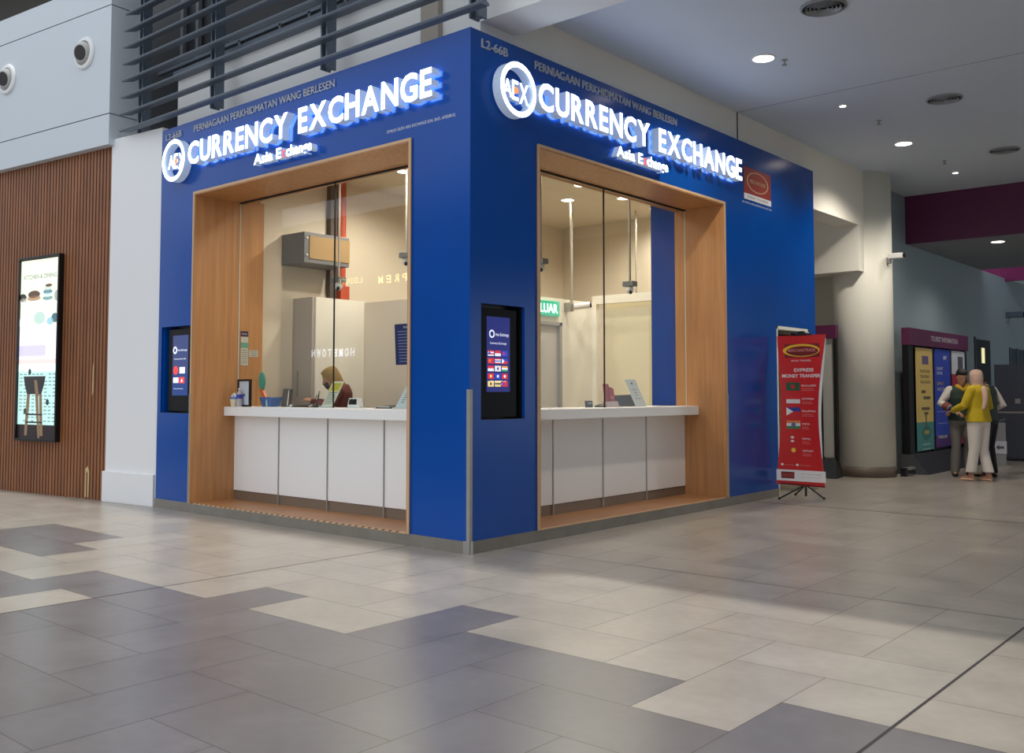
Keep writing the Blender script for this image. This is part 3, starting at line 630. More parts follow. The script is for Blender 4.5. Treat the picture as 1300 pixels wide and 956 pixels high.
mb.text(F0, a0+0.12, 1.66, 'We accept cards and wallets', 0.016, 0.25, W_, dd, dd+.001)
mb.disc(F0, a0+0.16, 1.54, 0.05, dd, dd+.001, em('red', (220, 60, 60), .8), 24); mb.fbox(F0, a0+0.24, 1.505, a0+0.35, 1.575, dd, dd+.001, W_)
mb.fbox(F0, a0+0.11, 1.40, a0+0.22, 1.46, dd, dd+.001, W_); mb.fbox(F0, a0+0.235, 1.395, a0+0.345, 1.465, dd, dd+.001, MATS['screen_red']); mb.poly(F0, [(a0+.27, 1.41), (a0+.31, 1.41), (a0+.29, 1.45)], dd+.001, dd+.0015, W_)
mb.text(F0, a0+0.12, 1.33, 'Terms and conditions', 0.012, 0.2, W_, dd, dd+.001); mb.build('lit_display', t)
# ------------------------------------------------------------------ things on the left counter (top at z 1.135)
CT = 1.136
def C(x, y, n, prof, name, parent, m, seg=20): return MB().rev(prof, (x, y, n), m, seg).build(name, parent, smooth=False)
t = thing('snack_tub', 'small white and blue tub with crumpled tissue at the counter left end', 'tub', (-4.03, 0.46, CT))
C(-4.03, 0.46, CT, [(0.034, 0), (0.048, 0.085), (0.05, 0.09), (0.045, 0.088)], 'tub', t, mat('cream_tub', (226, 214, 180), 0.5)); C(-4.03, 0.46, CT, [(0.05, 0.085), (0.052, 0.092), (0.05, 0.1), (0.04, 0.1)], 'rim', t, mat('blue_rim', (70, 110, 190), 0.4))
mb = MB()
for q in range(4): mb.ball((-4.05+0.015*q, 0.455+0.01*(q % 2), CT+0.115+0.008*(q % 3)), 0.022, 0.02, 0.022, WTXT, 8, 6)
mb.build('crumpled_tissue', t, smooth=True)
t = thing('water_bottle', 'small clear water bottle with a blue label beside the tub', 'bottle', (-3.945, 0.47, CT))
C(-3.945, 0.47, CT, [(0.03, 0), (0.032, 0.01), (0.032, 0.10), (0.03, 0.15), (0.012, 0.175), (0.012, 0.19)], 'bottle_body', t, mat('clear_plastic', (176, 170, 176), 0.1))
C(-3.945, 0.47, CT, [(0.0335, 0.09), (0.0335, 0.135)], 'label_band', t, mat('label_blue', (40, 60, 160), 0.4)); C(-3.945, 0.47, CT, [(0.014, 0.188), (0.014, 0.205)], 'cap', t, WTXT)
t = thing('framed_notice', 'black-framed white notice standing at the left end of the counter', 'frame', (-3.90, 0.51, CT))
mb = MB()
for r in ((-4.04, CT, -4.018, 1.44), (-3.822, CT, -3.80, 1.44), (-4.018, CT, -3.822, CT+.02), (-4.018, 1.42, -3.822, 1.44)): mb.box(r[0], 0.505, r[1], r[2], 0.53, r[3], BLACK)
mb.build('frame', t); mb = MB(); mb.box(-4.018, 0.515, CT+.02, -3.822, 0.53, 1.42, mat('pale_blue_sheet', (196, 206, 214), 0.4)); mb.poly(FY(0.514), [(-3.95, 1.265), (-3.92, 1.275), (-3.89, 1.265), (-3.92, 1.255)], 0, .001, mat('ink_blue', (40, 50, 120), .5)); mb.build('notice_sheet', t)
t = thing('desk_fan', 'small teal and orange plastic desk fan behind the framed notice', 'fan', (-3.76, 0.66, CT))
F_ = FY(0.66); mb = MB(); mb.disc(F_, -3.795, 1.42, 0.055, -.01, .01, mat('teal_plastic', (60, 160, 140), 0.4), 20, 0.10); mb.build('teal_blade', t); mb = MB(); mb.poly(F_, [(-3.83, 1.33), (-3.79, 1.34), (-3.70, 1.23), (-3.76, 1.22)], -.012, .012, mat('orange_plastic', (230, 100, 60), 0.4)); mb.build('orange_blade', t)
mb = MB(); mb.rod((-3.78, .67, CT), (-3.78, .67, 1.36), 0.008, mat('wood_brown', (110, 76, 60), .5)); mb.build('stem', t)
t = thing('blue_basket', 'small blue plastic basket with a light strap behind the glass', 'basket', (-3.70, 0.72, CT))
mb = MB(); mb.add([(-3.79, .66, CT), (-3.63, .66, CT), (-3.63, .78, CT), (-3.79, .78, CT), (-3.82, .64, CT+.105), (-3.60, .64, CT+.105), (-3.60, .8, CT+.105), (-3.82, .8, CT+.105)], [(0,3,2,1),(4,5,6,7),(0,1,5,4),(1,2,6,5),(2,3,7,6),(3,0,4,7)], mat('basket_blue', (52, 104, 168), .45)); mb.build('basket_body', t, .006)
MB().box(-3.70, .645, CT, -3.68, .655, CT+.09, mat('strap_pale', (190, 206, 216), .5)).build('strap', t)
t = thing('bank_note_counter', 'dark grey upright device standing on the counter behind the glass', 'device', (-3.48, 0.74, CT))
mb = MB(); mb.poly(FY(0.74), [(-3.55, CT), (-3.43, CT), (-3.40, 1.325), (-3.42, 1.335), (-3.50, 1.335), (-3.515, 1.325)], -.05, .0, mat('taupe_plastic', (98, 90, 86), .4)); mb.build('casing', t, .004); mb = MB(); mb.poly(FY(.739), [(-3.425, CT+.01), (-3.40, 1.31), (-3.41, 1.32), (-3.44, CT+.01)], 0, .002, WTXT); mb.build('edge_strip', t)
t = thing('document_pad', 'flat dark signing pad lying left of the pen stand', 'pad', (-3.14, 0.74, CT))
mb = MB(); mb.add([(-3.30, .68, CT), (-2.98, .68, CT), (-2.98, .84, CT), (-3.30, .84, CT), (-3.28, .69, CT+.012), (-3.0, .69, CT+.02), (-3.0, .83, CT+.045), (-3.28, .83, CT+.02)], [(0,3,2,1),(4,5,6,7),(0,1,5,4),(1,2,6,5),(2,3,7,6),(3,0,4,7)], mat('charcoal_plastic', (50, 48, 48), .4)); mb.build('pad_body', t, .003)
MB().ball((-3.34, .72, CT+.012), .02, .02, .012, WTXT).build('white_knob', t, smooth=True)
t = thing('pen_stand', 'black counter pen leaning in its stand left of the yellow notice', 'pen', (-2.86, 0.70, CT))
C(-2.86, .70, CT, [(.055, 0), (.055, .012), (.02, .03)], 'base', t, BLACK); mb = MB(); mb.rod((-2.87, .70, CT+.02), (-2.81, .69, CT+.17), .007, BLACK); mb.rod((-2.94, .70, CT+.01), (-2.85, .69, CT+.13), .004, BLACK); mb.build('pen', t); MB().rod((-2.823, .692, CT+.14), (-2.812, .69, CT+.165), .010, STEEL).build('clip', t)
def leaning(name, x0, x1, lean, y, h, label, cat, m, lines, head=None):
    t = thing(name, label, cat, ((x0+x1)/2, y, CT)); th = 0.006
    F = Fr((x0, y, CT), (1, 0, 0), (lean, 0.10, h), (0, -1, 0.10)); L = Vector((lean, 0.10, h)).length
    mb = MB(); mb.fbox(F, 0, 0, x1-x0, L, -th, 0, m); mb.build('sheet', t)
    mb = MB(); lines(mb, F, x1-x0, L); mb.build('printing', t)
    MB().fbox(F, 0, -0.002, x1-x0, 0.012, 0, 0.03, mat('clear_acrylic', (200, 206, 206), .1)).build('holder_lip', t)
    return t
INK = mat('grey_ink', (90, 92, 96), .5)
def ln1(mb, F, w, L):
    y_ = mat('yellow_print', (206, 196, 50), .5)
    mb.fbox(F, .015, L*.62, w-.015, L*.93, 0, .001, y_)
    mb.text(F, .03, L*.82, 'NOTIS', .028, w-.06, mat('olive_ink', (120, 116, 50), .5), .001, .002); mb.text(F, .03, L*.70, 'NOTICE', .024, w-.07, MATS['olive_ink'], .001, .002)
    for k in range(6): mb.fbox(F, .02, L*(.55-.08*k), w-.02-.02*(k % 2), L*(.55-.08*k)+.007, 0, .001, INK)
leaning('counter_notice', -2.80, -2.62, 0.075, .70, .275, 'leaning white notice with a yellow heading in front of the clerk', 'notice', mat('notice_paper', (214, 216, 196), .5), ln1)
t = thing('rate_display', 'small white tilted monitor with dark screen right of the clerk', 'monitor', (-2.28, 0.70, CT))
mb = MB(); mb.poly(FY(.70), [(-2.37, CT), (-2.18, CT), (-2.18, CT+.02), (-2.20, CT+.10), (-2.345, CT+.10), (-2.37, CT+.02)], -.05, 0, COUNTER); mb.build('casing', t, .004); mb = MB(); mb.poly(FY(.698), [(-2.345, CT+.035), (-2.225, CT+.035), (-2.22, CT+.09), (-2.335, CT+.09)], 0, .002, BLACK); mb.build('screen', t)
t = thing('card_terminal', 'flat black card reader left of the white leaning sheet', 'card reader', (-1.80, 0.74, CT))
mb = MB(); mb.add([(-1.93, .68, CT), (-1.67, .68, CT), (-1.67, .84, CT), (-1.93, .84, CT), (-1.91, .69, CT+.012), (-1.69, .69, CT+.018), (-1.69, .83, CT+.045), (-1.91, .83, CT+.03)], [(0,3,2,1),(4,5,6,7),(0,1,5,4),(1,2,6,5),(2,3,7,6),(3,0,4,7)], BLACK); mb.build('reader_body', t, .003); mb = MB(); mb.box(-1.88, .687, CT+.012, -1.72, .689, CT+.02, WTXT); mb.build('edge_light', t)
def ln2(mb, F, w, L):
    for k in range(9): mb.fbox(F, .05, L*(.85-.08*k), .09, L*(.85-.08*k)+.008, 0, .001, mat('blue_ink', (60, 80, 120), .5))
leaning('counter_notice', -1.66, -1.44, 0.11, .70, .285, 'leaning pale blue-white price sheet at the right end of left counter', 'notice', mat('pale_sheet', (200, 212, 214), .5), ln2)
# hanging menu board
t = thing('rate_board', 'dark blue hanging board with lines of text by the left opening corner', 'board', (-1.60, 0.90, 1.57))
mb = MB(); F = Fr((-1.885, 0.9, 1.98), (1, 0, 0), (0.03, 0, -0.4), (0, -1, 0)); mb.add([F.o, F.o+Vector((.36, 0, .0)), F.o+Vector((.36, 0, -.41)), F.o+Vector((.022, 0, -.41))] + [v+Vector((0, .012, 0)) for v in (F.o, F.o+Vector((.36, 0, .0)), F.o+Vector((.36, 0, -.41)), F.o+Vector((.022, 0, -.41)))], [(0, 1, 2, 3), (7, 6, 5, 4), (0, 4, 5, 1), (1, 5, 6, 2), (2, 6, 7, 3), (3, 7, 4, 0)], mat('board_navy', (24, 34, 96), .4)); mb.build('board', t)
mb = MB(); F = FY(.899)
for k in range(11): mb.fbox(F, -1.84+.003*k, 1.90-.03*k, -1.64-.03*(k % 3 == 1), 1.908-.03*k, 0, .001, mat('board_text', (130, 144, 190), .5))
mb.text(F, -1.75, 1.935, 'RATES', .022, .12, WTXT, 0, .001); mb.build('text_lines', t)
MB().rod((-1.7, .906, 1.98), (-1.7, .906, 3.44), .003, WTXT).build('hanging_wire', t)
# notices on the oak jamb (plane x = -4.115)
JX = FX(-4.114)
t = thing('jamb_notice', 'tall narrow notice strip with dark heading on the oak jamb', 'notice', (-4.11, .63, 1.58))
mb = MB(); JF = Fr((-4.114, 0, 0), (0, 1, 0), (0, 0, 1), (1, 0, 0))
mb.fbox(JF, .585, 1.93, .685, 1.99, 0, .003, mat('heading_navy', (34, 30, 72), .5)); mb.text(JF, .60, 1.95, 'PENTING', .014, .07, WTXT, .003, .004); mb.build('heading', t)
mb = MB(); mb.fbox(JF, .59, 1.60, .685, 1.925, 0, .003, mat('notice_grey', (190, 190, 178), .5)); mb.fbox(JF, .59, 1.80, .685, 1.86, .003, .004, mat('notice_teal', (90, 160, 140), .5))
for k in range(7): mb.fbox(JF, .60, 1.77-.024*k, .675, 1.775-.024*k, .003, .004, INK)
mb.build('body_sheet', t)
mb = MB(); mb.fbox(JF, .70, 1.70, .82, 1.775, 0, .003, MATS['notice_grey'])
for k in range(3): mb.fbox(JF, .715, 1.755-.02*k, .80, 1.76-.02*k, .003, .004, INK)
tag(mb.build('jamb_sticker'), 'small grey sticker right of the tall notice strip', 'sticker')

# ------------------------------------------------------------------ right counter things
t = thing('calculator', 'tiny black calculator standing on the right counter', 'calculator', (-.7, 2.60, CT))
mb = MB(); mb.poly(FX(-.70), [(2.55, CT), (2.66, CT), (2.65, CT+.07), (2.54, CT+.07)], -.02, 0, BLACK); mb.build('case', t); mb = MB(); mb.fbox(FX(-.699), 2.565, CT+.035, 2.635, CT+.055, 0, .002, mat('lcd_grey', (130, 136, 130), .3)); mb.build('lcd', t)
t = thing('brochure_holder', 'clear holder stuffed with red brochures on the right counter', 'brochures', (-.7, 2.96, CT))
mb = MB(); F = Fr((-.70, 0, 0), (0, 1, 0), (0, 0, 1), (1, 0, 0))
mb.poly(F, [(2.90, CT+.02), (2.98, CT+.02), (2.95, CT+.25), (2.86, CT+.25)], -.015, 0, mat('brochure_red', (160, 30, 46), .4)); mb.build('tall_brochure', t)
mb = MB(); mb.poly(F, [(2.96, CT+.02), (3.07, CT+.02), (3.03, CT+.20), (2.94, CT+.22)], -.01, .01, MATS['brochure_red']); mb.text(F, 2.97, CT+.09, 'VISA', .03, .06, mat('brochure_pink', (226, 150, 150), .5), .01, .011); mb.build('short_brochure', t)
mb = MB(); mb.poly(F, [(2.89, CT), (3.12, CT), (3.09, CT+.06), (2.88, CT+.06)], -.03, .025, mat('smoky_acrylic', (186, 160, 156), .15)); mb.build('holder', t)
t = thing('pen_tray', 'low dark tray of pens left of the red brochures', 'tray', (-.7, 2.80, CT))
mb = MB(); mb.box(-.73, 2.73, CT, -.68, 2.87, CT+.018, BLACK); mb.build('tray', t); mb = MB(); mb.rod((-.70, 2.74, CT+.024), (-.71, 2.86, CT+.03), .006, mat('pen_brown', (120, 90, 70), .4)); mb.build('pen', t)
t = thing('pos_screen', 'low black till screen behind the white leaning sign', 'till screen', (-.80, 3.37, CT))
mb = MB(); mb.poly(FX(-.80), [(3.20, CT), (3.66, CT), (3.66, CT+.135), (3.21, CT+.125)], -.03, 0, BLACK); mb.build('panel', t, .003); MB().box(-.9, 3.35, CT, -.82, 3.5, CT+.02, BLACK).build('foot', t)
t = thing('service_notice', 'white leaning acrylic sign with four text lines on right counter', 'notice', (-.66, 3.40, CT))
F = Fr((-.62, 3.36, CT), (0, 1, 0), (-.10, -.15, .30), (.30, 0, .10)); 
mb = MB(); L = F.v*0.335
def SP(a, b, dd=0): return F.p(a, b, dd)
F2 = Fr((-.62, 3.36, CT), (0, 1, 0), (-.05, -.155, .30), (1, 0, .17))
mb.add([F2.o+F2.n*e+F2.u*a+Vector((-.05, -.155, .30))*b for e in (0, .006) for a, b in ((0, 0), (.215, 0), (.215, 1), (0, 1))], [(0,3,2,1),(4,5,6,7),(0,1,5,4),(1,2,6,5),(2,3,7,6),(3,0,4,7)], mat('sign_acrylic', (220, 224, 222), .4)); mb.build('sign_plate', t)
mb = MB()
class Sh:
    def __init__(s): pass
    def p(s, a, b, c=0): return F2.o+F2.n*(.007+c)+Vector((0, 1, 0))*a+Vector((-.05, -.155, .30))*(b/.34)
sf = Sh()
for k, (tx, w_) in enumerate((('PLEASE', .10), ('TAKE', .07), ('MY', .05), ('BROCHURE', .11))): mb.text(sf, .1075, .205-.038*k, tx, .018, w_, INK, 0, .001, align='c')
mb.disc(sf, .1075, .29, .015, 0, .001, mat('emblem_teal', (50, 80, 80), .5), 12); mb.build('printing', t)

# pendant cameras, duct, pipes inside the kiosk
def pendant(x, y, z, label, lean=0):
    t = thing('pendant_camera', label, 'camera', (x, y, z))
    MB().rod((x, y, z+.05), (x, y, RZ), .013, mat('dull_conduit', (166, 160, 150), .6)).build('drop_rod', t); MB().box(x-.07, y-.05, z, x+.07, y+.05, z+.06, mat('camera_grey', (120, 122, 122), .4)).build('junction_box', t, .005)
    MB().ball((x, y, z-.035), .045, .045, .05, COUNTER).build('dome', t, smooth=True); MB().rod((x+.02, y-.02, z-.055), (x+.04, y-.045, z-.075), .018, BLACK).build('lens', t)
pendant(-.78, 3.5, 2.50, 'pendant security camera on a white rod right of the glass joint')
pendant(-1.28, 2.5, 2.70, 'pendant security camera on a white rod beside the right opening corner')
pendant(-3.14, 1.2, 2.52, 'pendant security camera on a white rod before the red pipe')
pendant(-2.36, 1.5, 2.76, 'pendant security camera cut by the left opening corner')
t = thing('wall_camera', 'white bullet camera on the partition top at the foot of a rod', 'camera', (-2.62, 4.86, 2.48))
MB().rod((-2.62, 4.83, 2.5), (-2.62, 4.83, RZ), .02, MATS['dull_conduit']).build('conduit', t); MB().box(-2.70, 4.77, 2.40, -2.60, 4.85, 2.52, STEEL).build('mount', t); mb = MB(); mb.rod((-2.6, 4.86, 2.47), (-2.42, 4.98, 2.49), .045, COUNTER, n=16); mb.build('body', t)
MB().rod((-2.42, 4.98, 2.49), (-2.40, 4.995, 2.492), .036, BLACK, n=16).build('lens', t)
tag(MB().rod((-2.4, 6.1, 0.09), (-2.4, 6.1, RZ), .014, MATS['dull_conduit']).build('ceiling_conduit'), 'thin white conduit dropping from the ceiling behind the cream portal', 'conduit')
GALV = mat('galvanised_steel', (128, 130, 134), .45, metal=.3)
t = thing('cable_box', 'grey metal duct box with tan side panel on inner wall', 'duct', (-4.0, 1.5, 2.80))
MB().box(-4.20, 1.19, 2.81, -3.76, 1.86, 3.17, GALV).build('casing', t, .004); MB().box(-3.76, 1.26, 2.86, -3.752, 1.86, 3.13, mat('tan_panel', (168, 138, 96), .6)).build('tan_panel', t)
mb = MB()
for z in (2.9, 3.1): mb.rod((-3.752, 1.225, z), (-3.747, 1.225, z), .012, COUNTER)
mb.build('fixing_screw', t)
t = thing('red_fire_pipe', 'vertical red pipe on the inner wall behind the glass joint', 'pipe', (-4.15, 2.05, 2.42))
MB().rod((-4.14, 2.05, 2.45), (-4.14, 2.05, RZ), .055, mat('fire_red', (190, 78, 48), .45), n=16).build('pipe', t); MB().rod((-4.14, 2.05, 3.2), (-4.14, 2.05, 3.25), .062, mat('fire_orange', (210, 110, 70), .45), n=16).build('coupling', t)
MB().box(-4.2, 1.98, 2.42, -4.06, 2.12, 2.62, MATS['fire_red']).build('valve_box', t, .004)
tag(MB().box(-4.20, 1.86, 2.42, -4.12, 1.96, RZ, mat('brown_trunking', (92, 78, 68), .6)).build('cable_trunking'), 'dark brown vertical trunking left of the red pipe', 'trunking')

# ------------------------------------------------------------------ tripod banner
t = thing('tripod_banner', 'red waisted money transfer banner on a black tripod by kiosk end', 'banner', (0.36, 5.6, 0))
BY = 5.50; RED = mat('banner_red', (206, 36, 34), .45); F = FY(BY)
def bx_(z):                                   # left and right hem, drawn in at the waist
    k = (z-.17)/1.82; s_ = math.sin(PI*min(1, max(0, k)))**1.2
    return .025+.035*k+.055*s_, .645+.035*k-.085*s_+(-.0)
mb = MB(); N = 20; vs = []; fs = []
for i in range(N+1):
    z = .17+1.82*i/N; l, r = bx_(z); cv = .03*math.sin(PI*i/N)
    for j in range(7):
        q = j/6; vs.append((l+(r-l)*q, BY+cv*(1-(2*q-1)**2)+.0, z+(-.012*q if i == 0 else 0)))
for i in range(N):
    for j in range(6): fs.append((i*7+j, i*7+j+1, (i+1)*7+j+1, (i+1)*7+j))
mb.add(vs, fs, RED); mb.add([(x, y+.004, z) for x, y, z in vs], [f[::-1] for f in fs], WTXT); mb.build('banner_sheet', t, smooth=True)
mb = MB(); vs = []; fs = []
for i in range(N+1):                          # curled back hem showing its white reverse
    z = .5+1.45*i/N; l, r = bx_(z); q = math.sin(PI*i/N)**.7*.028; vs += [(r-.002, BY-.0, z), (r+q, BY+.02, z)]
for i in range(N): fs.append((2*i, 2*i+1, 2*i+3, 2*i+2))
mb.add(vs, fs, WTXT); mb.build('curled_edge', t)
mb = MB(); FB = FY(BY-.003); yb = .033
class Cur:
    """print follows the gentle bow of the banner"""
    def p(s, a, b, c=0):
        k = (b-.17)/1.82; l, r = bx_(b); q = (a-l)/(r-l); return Vector((a, BY-.0015-c+.03*math.sin(PI*min(1, max(0, k)))*(1-(2*q-1)**2), b))
cu = Cur(); W_ = mat('banner_white', (236, 232, 228), .5); YL = mat('banner_yellow', (240, 190, 50), .5); DR_ = mat('banner_dark_red', (120, 28, 28), .45)
def strip_(a0, b0, a1, b1, m, c=.001, n=8):
    for i in range(n):
        x0 = a0+(a1-a0)*i/n; x1 = a0+(a1-a0)*(i+1)/n; mb.add([cu.p(x0, b0, c), cu.p(x1, b0, c), cu.p(x1, b1, c), cu.p(x0, b1, c)], [(0, 1, 2, 3)], m)
strip_(.16, 1.72, .60, 1.885, DR_)
pts = []; n = 30
for q, (rx, rz) in enumerate(((.235, .078), (.205, .060))):
    pts.append([cu.p(.37+rx*math.cos(2*PI*i/n)+(.012 if q else 0), 1.805+rz*math.sin(2*PI*i/n)-(.008 if q else 0), .002) for i in range(n)])
mb.add(pts[0]+pts[1], [(i, (i+1) % n, n+(i+1) % n, n+i) for i in range(n)], YL)
mb.text(cu, .20, 1.79, 'MERCHANTRADE', .035, .35, mat('banner_pink', (220, 140, 130), .5), 0, .003, .01)
mb.text(cu, .24, 1.67, 'MONEY TRANSFER', .02, .25, W_, 0, .002); mb.text(cu, .27, 1.545, 'EXPRESS', .042, .25, W_, 0, .002, .02); mb.text(cu, .12, 1.475, 'MONEY TRANSFER', .042, .49, W_, 0, .002, .02)
def bflag(z, cols, sun=None, tri=False, h=.10):
    n = len(cols)
    for i, c in enumerate(cols): strip_(.165, z+h*(n-1-i)/n, .335, z+h*(n-i)/n, mat('flag_%d_%d_%d' % c, c, .5), .0015, 3)
    if sun: mb.add([cu.p(.25+.028*math.cos(2*PI*i/14), z+h/2+.028*math.sin(2*PI*i/14), .003) for i in range(14)], [tuple(range(14))], mat('flag_%d_%d_%d' % sun, sun, .5))
    if tri: mb.add([cu.p(.165, z, .003), cu.p(.25, z+h/2, .003), cu.p(.165, z+h, .003)], [(0, 1, 2)], W_)
bflag(1.315, [(30, 90, 60)], (200, 40, 40)); bflag(1.16, [(214, 40, 44), (226, 222, 220)]); bflag(1.01, [(50, 60, 150), (206, 40, 44)], None, True)
bflag(.85, [(226, 130, 70), (226, 222, 210), (60, 130, 80)], (100, 110, 160)); bflag(.54, [(206, 36, 34)], (244, 200, 60))
for zz in (.745, .70): mb.add([cu.p(.235+.022*math.cos(2*PI*i/10), zz+.014*math.sin(2*PI*i/10), .002) for i in range(10)], [tuple(range(10))], W_)
for z, s_, w_ in ((1.365, 'BANGLADESH', .19), (1.205, 'INDONESIA', .16), (1.055, 'PHILIPPINES', .18), (.90, 'INDIA', .10), (.72, 'NEPAL', .11), (.575, 'VIETNAM', .14)):
    mb.text(cu, .36, z, s_, .022, w_, W_, 0, .002); strip_(.36, z-.03, .36+w_*.8, z-.024, mat('banner_rose', (226, 130, 120), .5), .0015, 2); strip_(.36, z-.05, .36+w_*.9, z-.044, MATS['banner_rose'], .0015, 2)
strip_(.09, .40, .12, .425, W_); mb.text(cu, .13, .403, 'merchantrade', .016, .12, MATS['banner_pink'], 0, .002); strip_(.28, .40, .31, .425, W_); mb.text(cu, .32, .403, 'merchantrade', .016, .14, MATS['banner_pink'], 0, .002)
strip_(.030, .215, .655, .35, W_, .0012, 10); strip_(.09, .245, .26, .325, DR_, .002); strip_(.10, .26, .25, .305, mat('flag_dim', (150, 60, 50), .5), .0025)
mb.text(cu, .34, .30, 'AGENT OF MONEY TRANSFER', .012, .26, mat('banner_grey', (150, 140, 160), .5), 0, .002); mb.text(cu, .34, .265, 'licensed remittance provider', .010, .26, MATS['banner_rose'], 0, .002)
mb.build('banner_print', t)
mb = MB(); mb.rod((.37, BY+.05, .32), (.37, BY+.05, 1.97), .012, BLACK); mb.build('pole', t)
mb = MB(); mb.box(.25, BY-.005, 1.985, .50, BY+.03, 2.01, BLACK); mb.box(.33, BY, 2.0, .40, BY+.06, 2.04, BLACK); mb.build('top_clamp', t, .003); mb = MB(); mb.rod((.06, BY+.005, .18), (.64, BY+.005, .17), .008, BLACK); mb.build('bottom_bar', t)
hub = (.36, BY+.10, .17)
for p in ((.14, 5.33, .012), (.56, 5.66, .012), (.10, 5.88, .012)):
    lg = MB().rod(hub, p, .010, BLACK).build('leg', t); MB().ball((p[0], p[1], .014), .018, .018, .014, RUBBER, 8, 6).build('rubber_foot', lg, smooth=True)
MB().rod((.36, BY+.10, .03), (.36, BY+.10, .34), .014, BLACK).build('hub', t)

# ------------------------------------------------------------------ banner booths
NAVY = mat('booth_base_black', (28, 29, 36), .6)
t = thing('banner_booth', 'plum-headed booth with pale panels half hidden behind the kiosk', 'booth', (-1.3, 8.6, 0))
FYb = FY(8.75); mb = MB()
for a in (-2.1, -1.65, -1.15, -.79, -.555): mb.fbox(FYb, a, .25, a+.055, 2.13, -.06, 0, BLACK)
mb.build('frame', t); MB().fbox(FYb, -2.1, 2.12, -.50, 2.33, -.08, .02, PURPLE).build('header', t)
for a, b in ((-2.04, -1.66), (-1.59, -1.16), (-1.09, -.80), (-.73, -.56)): MB().fbox(FYb, a, .30, b, 2.10, -.04, -.02, mat('pale_panel', (176, 176, 168), .5)).build('banner_panel', t)
mb = MB(); P = [(-2.15, 8.86), (-.47, 8.86), (-.40, 8.42), (-2.15, 8.42)]; Q = [(-2.15, 8.84), (-.52, 8.84), (-.52, 8.70), (-2.15, 8.70)]
mb.add([(x, y, 0) for x, y in P]+[(x, y, .27) for x, y in Q], [(0, 1, 2, 3), (7, 6, 5, 4), (0, 4, 5, 1), (1, 5, 6, 2), (2, 6, 7, 3), (3, 7, 4, 0)], NAVY); mb.build('weighted_base', t)
t = thing('banner_booth', 'plum-headed booth holding three tall printed banners along grey wall', 'booth', (0.0, 11.8, 0)); FB = FX(.10)
mb = MB(); mb.fbox(FB, 10.20, .1, 10.42, 2.06, -.10, 0, BLACK); mb.fbox(FB, 13.30, .1, 13.40, 2.1, -.10, 0, BLACK)
for a in (11.42, 12.40): mb.fbox(FB, a, .1, a+.07, 2.1, -.06, -.01, BLACK)
mb.fbox(FB, 10.42, .1, 13.3, 2.06, -.12, -.09, mat('booth_back', (24, 24, 30), .6)); mb.build('frame', t)
mb = MB(); mb.fbox(FB, 10.18, 2.06, 13.42, 2.335, -.10, .03, PURPLE); mb.build('header', t); mb = MB(); mb.text(FB, 11.25, 2.16, 'TOURIST INFORMATION', .085, 1.5, mat('dusty_white', (190, 176, 184), .5), .03, .033, .02); mb.build('header_lettering', t)
def ban(y0, y1, cols, pr):
    s_ = MB()
    for z0, z1, c in cols: s_.fbox(FB, y0, z0, y1, z1, -.01, 0, mat('ban_%d_%d_%d' % c, c, .5))
    b_ = s_.build('banner', t); q = MB(); pr(q); q.build('banner_printing', b_)
def p1(q):
    q.fbox(FB, 10.86, 1.76, 11.18, 1.90, 0, .003, mat('emblem_violet', (110, 90, 130), .5)); 
    for k, (s_, w_) in enumerate((('PELANCONG', .5), ('TERHORMAT', .5), ('DIALU-ALUKAN', .5))): q.text(FB, 10.75, 1.62-.09*k, s_, .05, w_, mat('olive_text', (100, 90, 50), .5), 0, .003)
    for k, (y, z, w_) in enumerate(((10.8, 1.28, .2), (10.9, 1.18, .35), (10.8, 1.0, .4), (10.92, .92, .2))): q.fbox(FB, y, z, y+w_, z+.045, 0, .003, MATS['olive_text'])
    q.disc(FB, 11.02, .62, .24, 0, .002, mat('teal_print', (50, 120, 116), .5), 20, .12); q.fbox(FB, 10.98, .68, 11.03, .92, .002, .003, MATS['olive_text']); q.fbox(FB, 10.9, .60, 11.15, .66, .002, .003, mat('gold_print', (180, 160, 60), .5))
    for z in (.42, .34): q.fbox(FB, 10.8, z, 11.2, z+.02, 0, .003, mat('pale_teal', (150, 190, 180), .5))
def p2(q):
    q.text(FB, 12.0, 1.86, 'MY', .07, .2, W_, 0, .003, .02); q.text(FB, 11.62, 1.68, 'SELAMAT', .05, .35, W_, 0, .003); q.text(FB, 11.62, 1.60, 'DATANG', .05, .3, W_, 0, .003); q.text(FB, 11.62, 1.42, 'SIMPLY', .05, .35, YL, 0, .003); q.text(FB, 11.62, 1.32, 'WELCOME', .05, .5, W_, 0, .003)
    for z in (1.15, 1.11, .95, .75): q.fbox(FB, 11.62, z, 12.2, z+.015, 0, .003, mat('pale_blue_print', (130, 146, 210), .5))
    q.text(FB, 11.62, .50, 'TRAVEL SAFE', .05, .5, W_, 0, .003, .02)
def p3(q):
    q.fbox(FB, 12.85, 1.72, 13.15, 1.94, 0, .002, mat('grey_print', (90, 90, 100), .5)); q.disc(FB, 13.0, 1.35, .22, 0, .003, mat('rose_print', (200, 90, 120), .5), 16, .14)
ban(10.56, 11.40, [(.33, .80, (70, 140, 132)), (.80, 2.03, (226, 194, 110))], p1)
ban(11.52, 12.38, [(.35, .55, (80, 40, 110)), (.55, 2.04, (44, 70, 176))], p2)
ban(12.50, 13.28, [(.36, 1.62, (170, 40, 76)), (1.62, 2.04, (214, 214, 222))], p3)
mb = MB(); P = [(-.05, 9.98), (.42, 10.05), (.42, 13.4), (-.05, 13.4)]; Q = [(-.05, 10.1), (.16, 10.12), (.16, 13.4), (-.05, 13.4)]
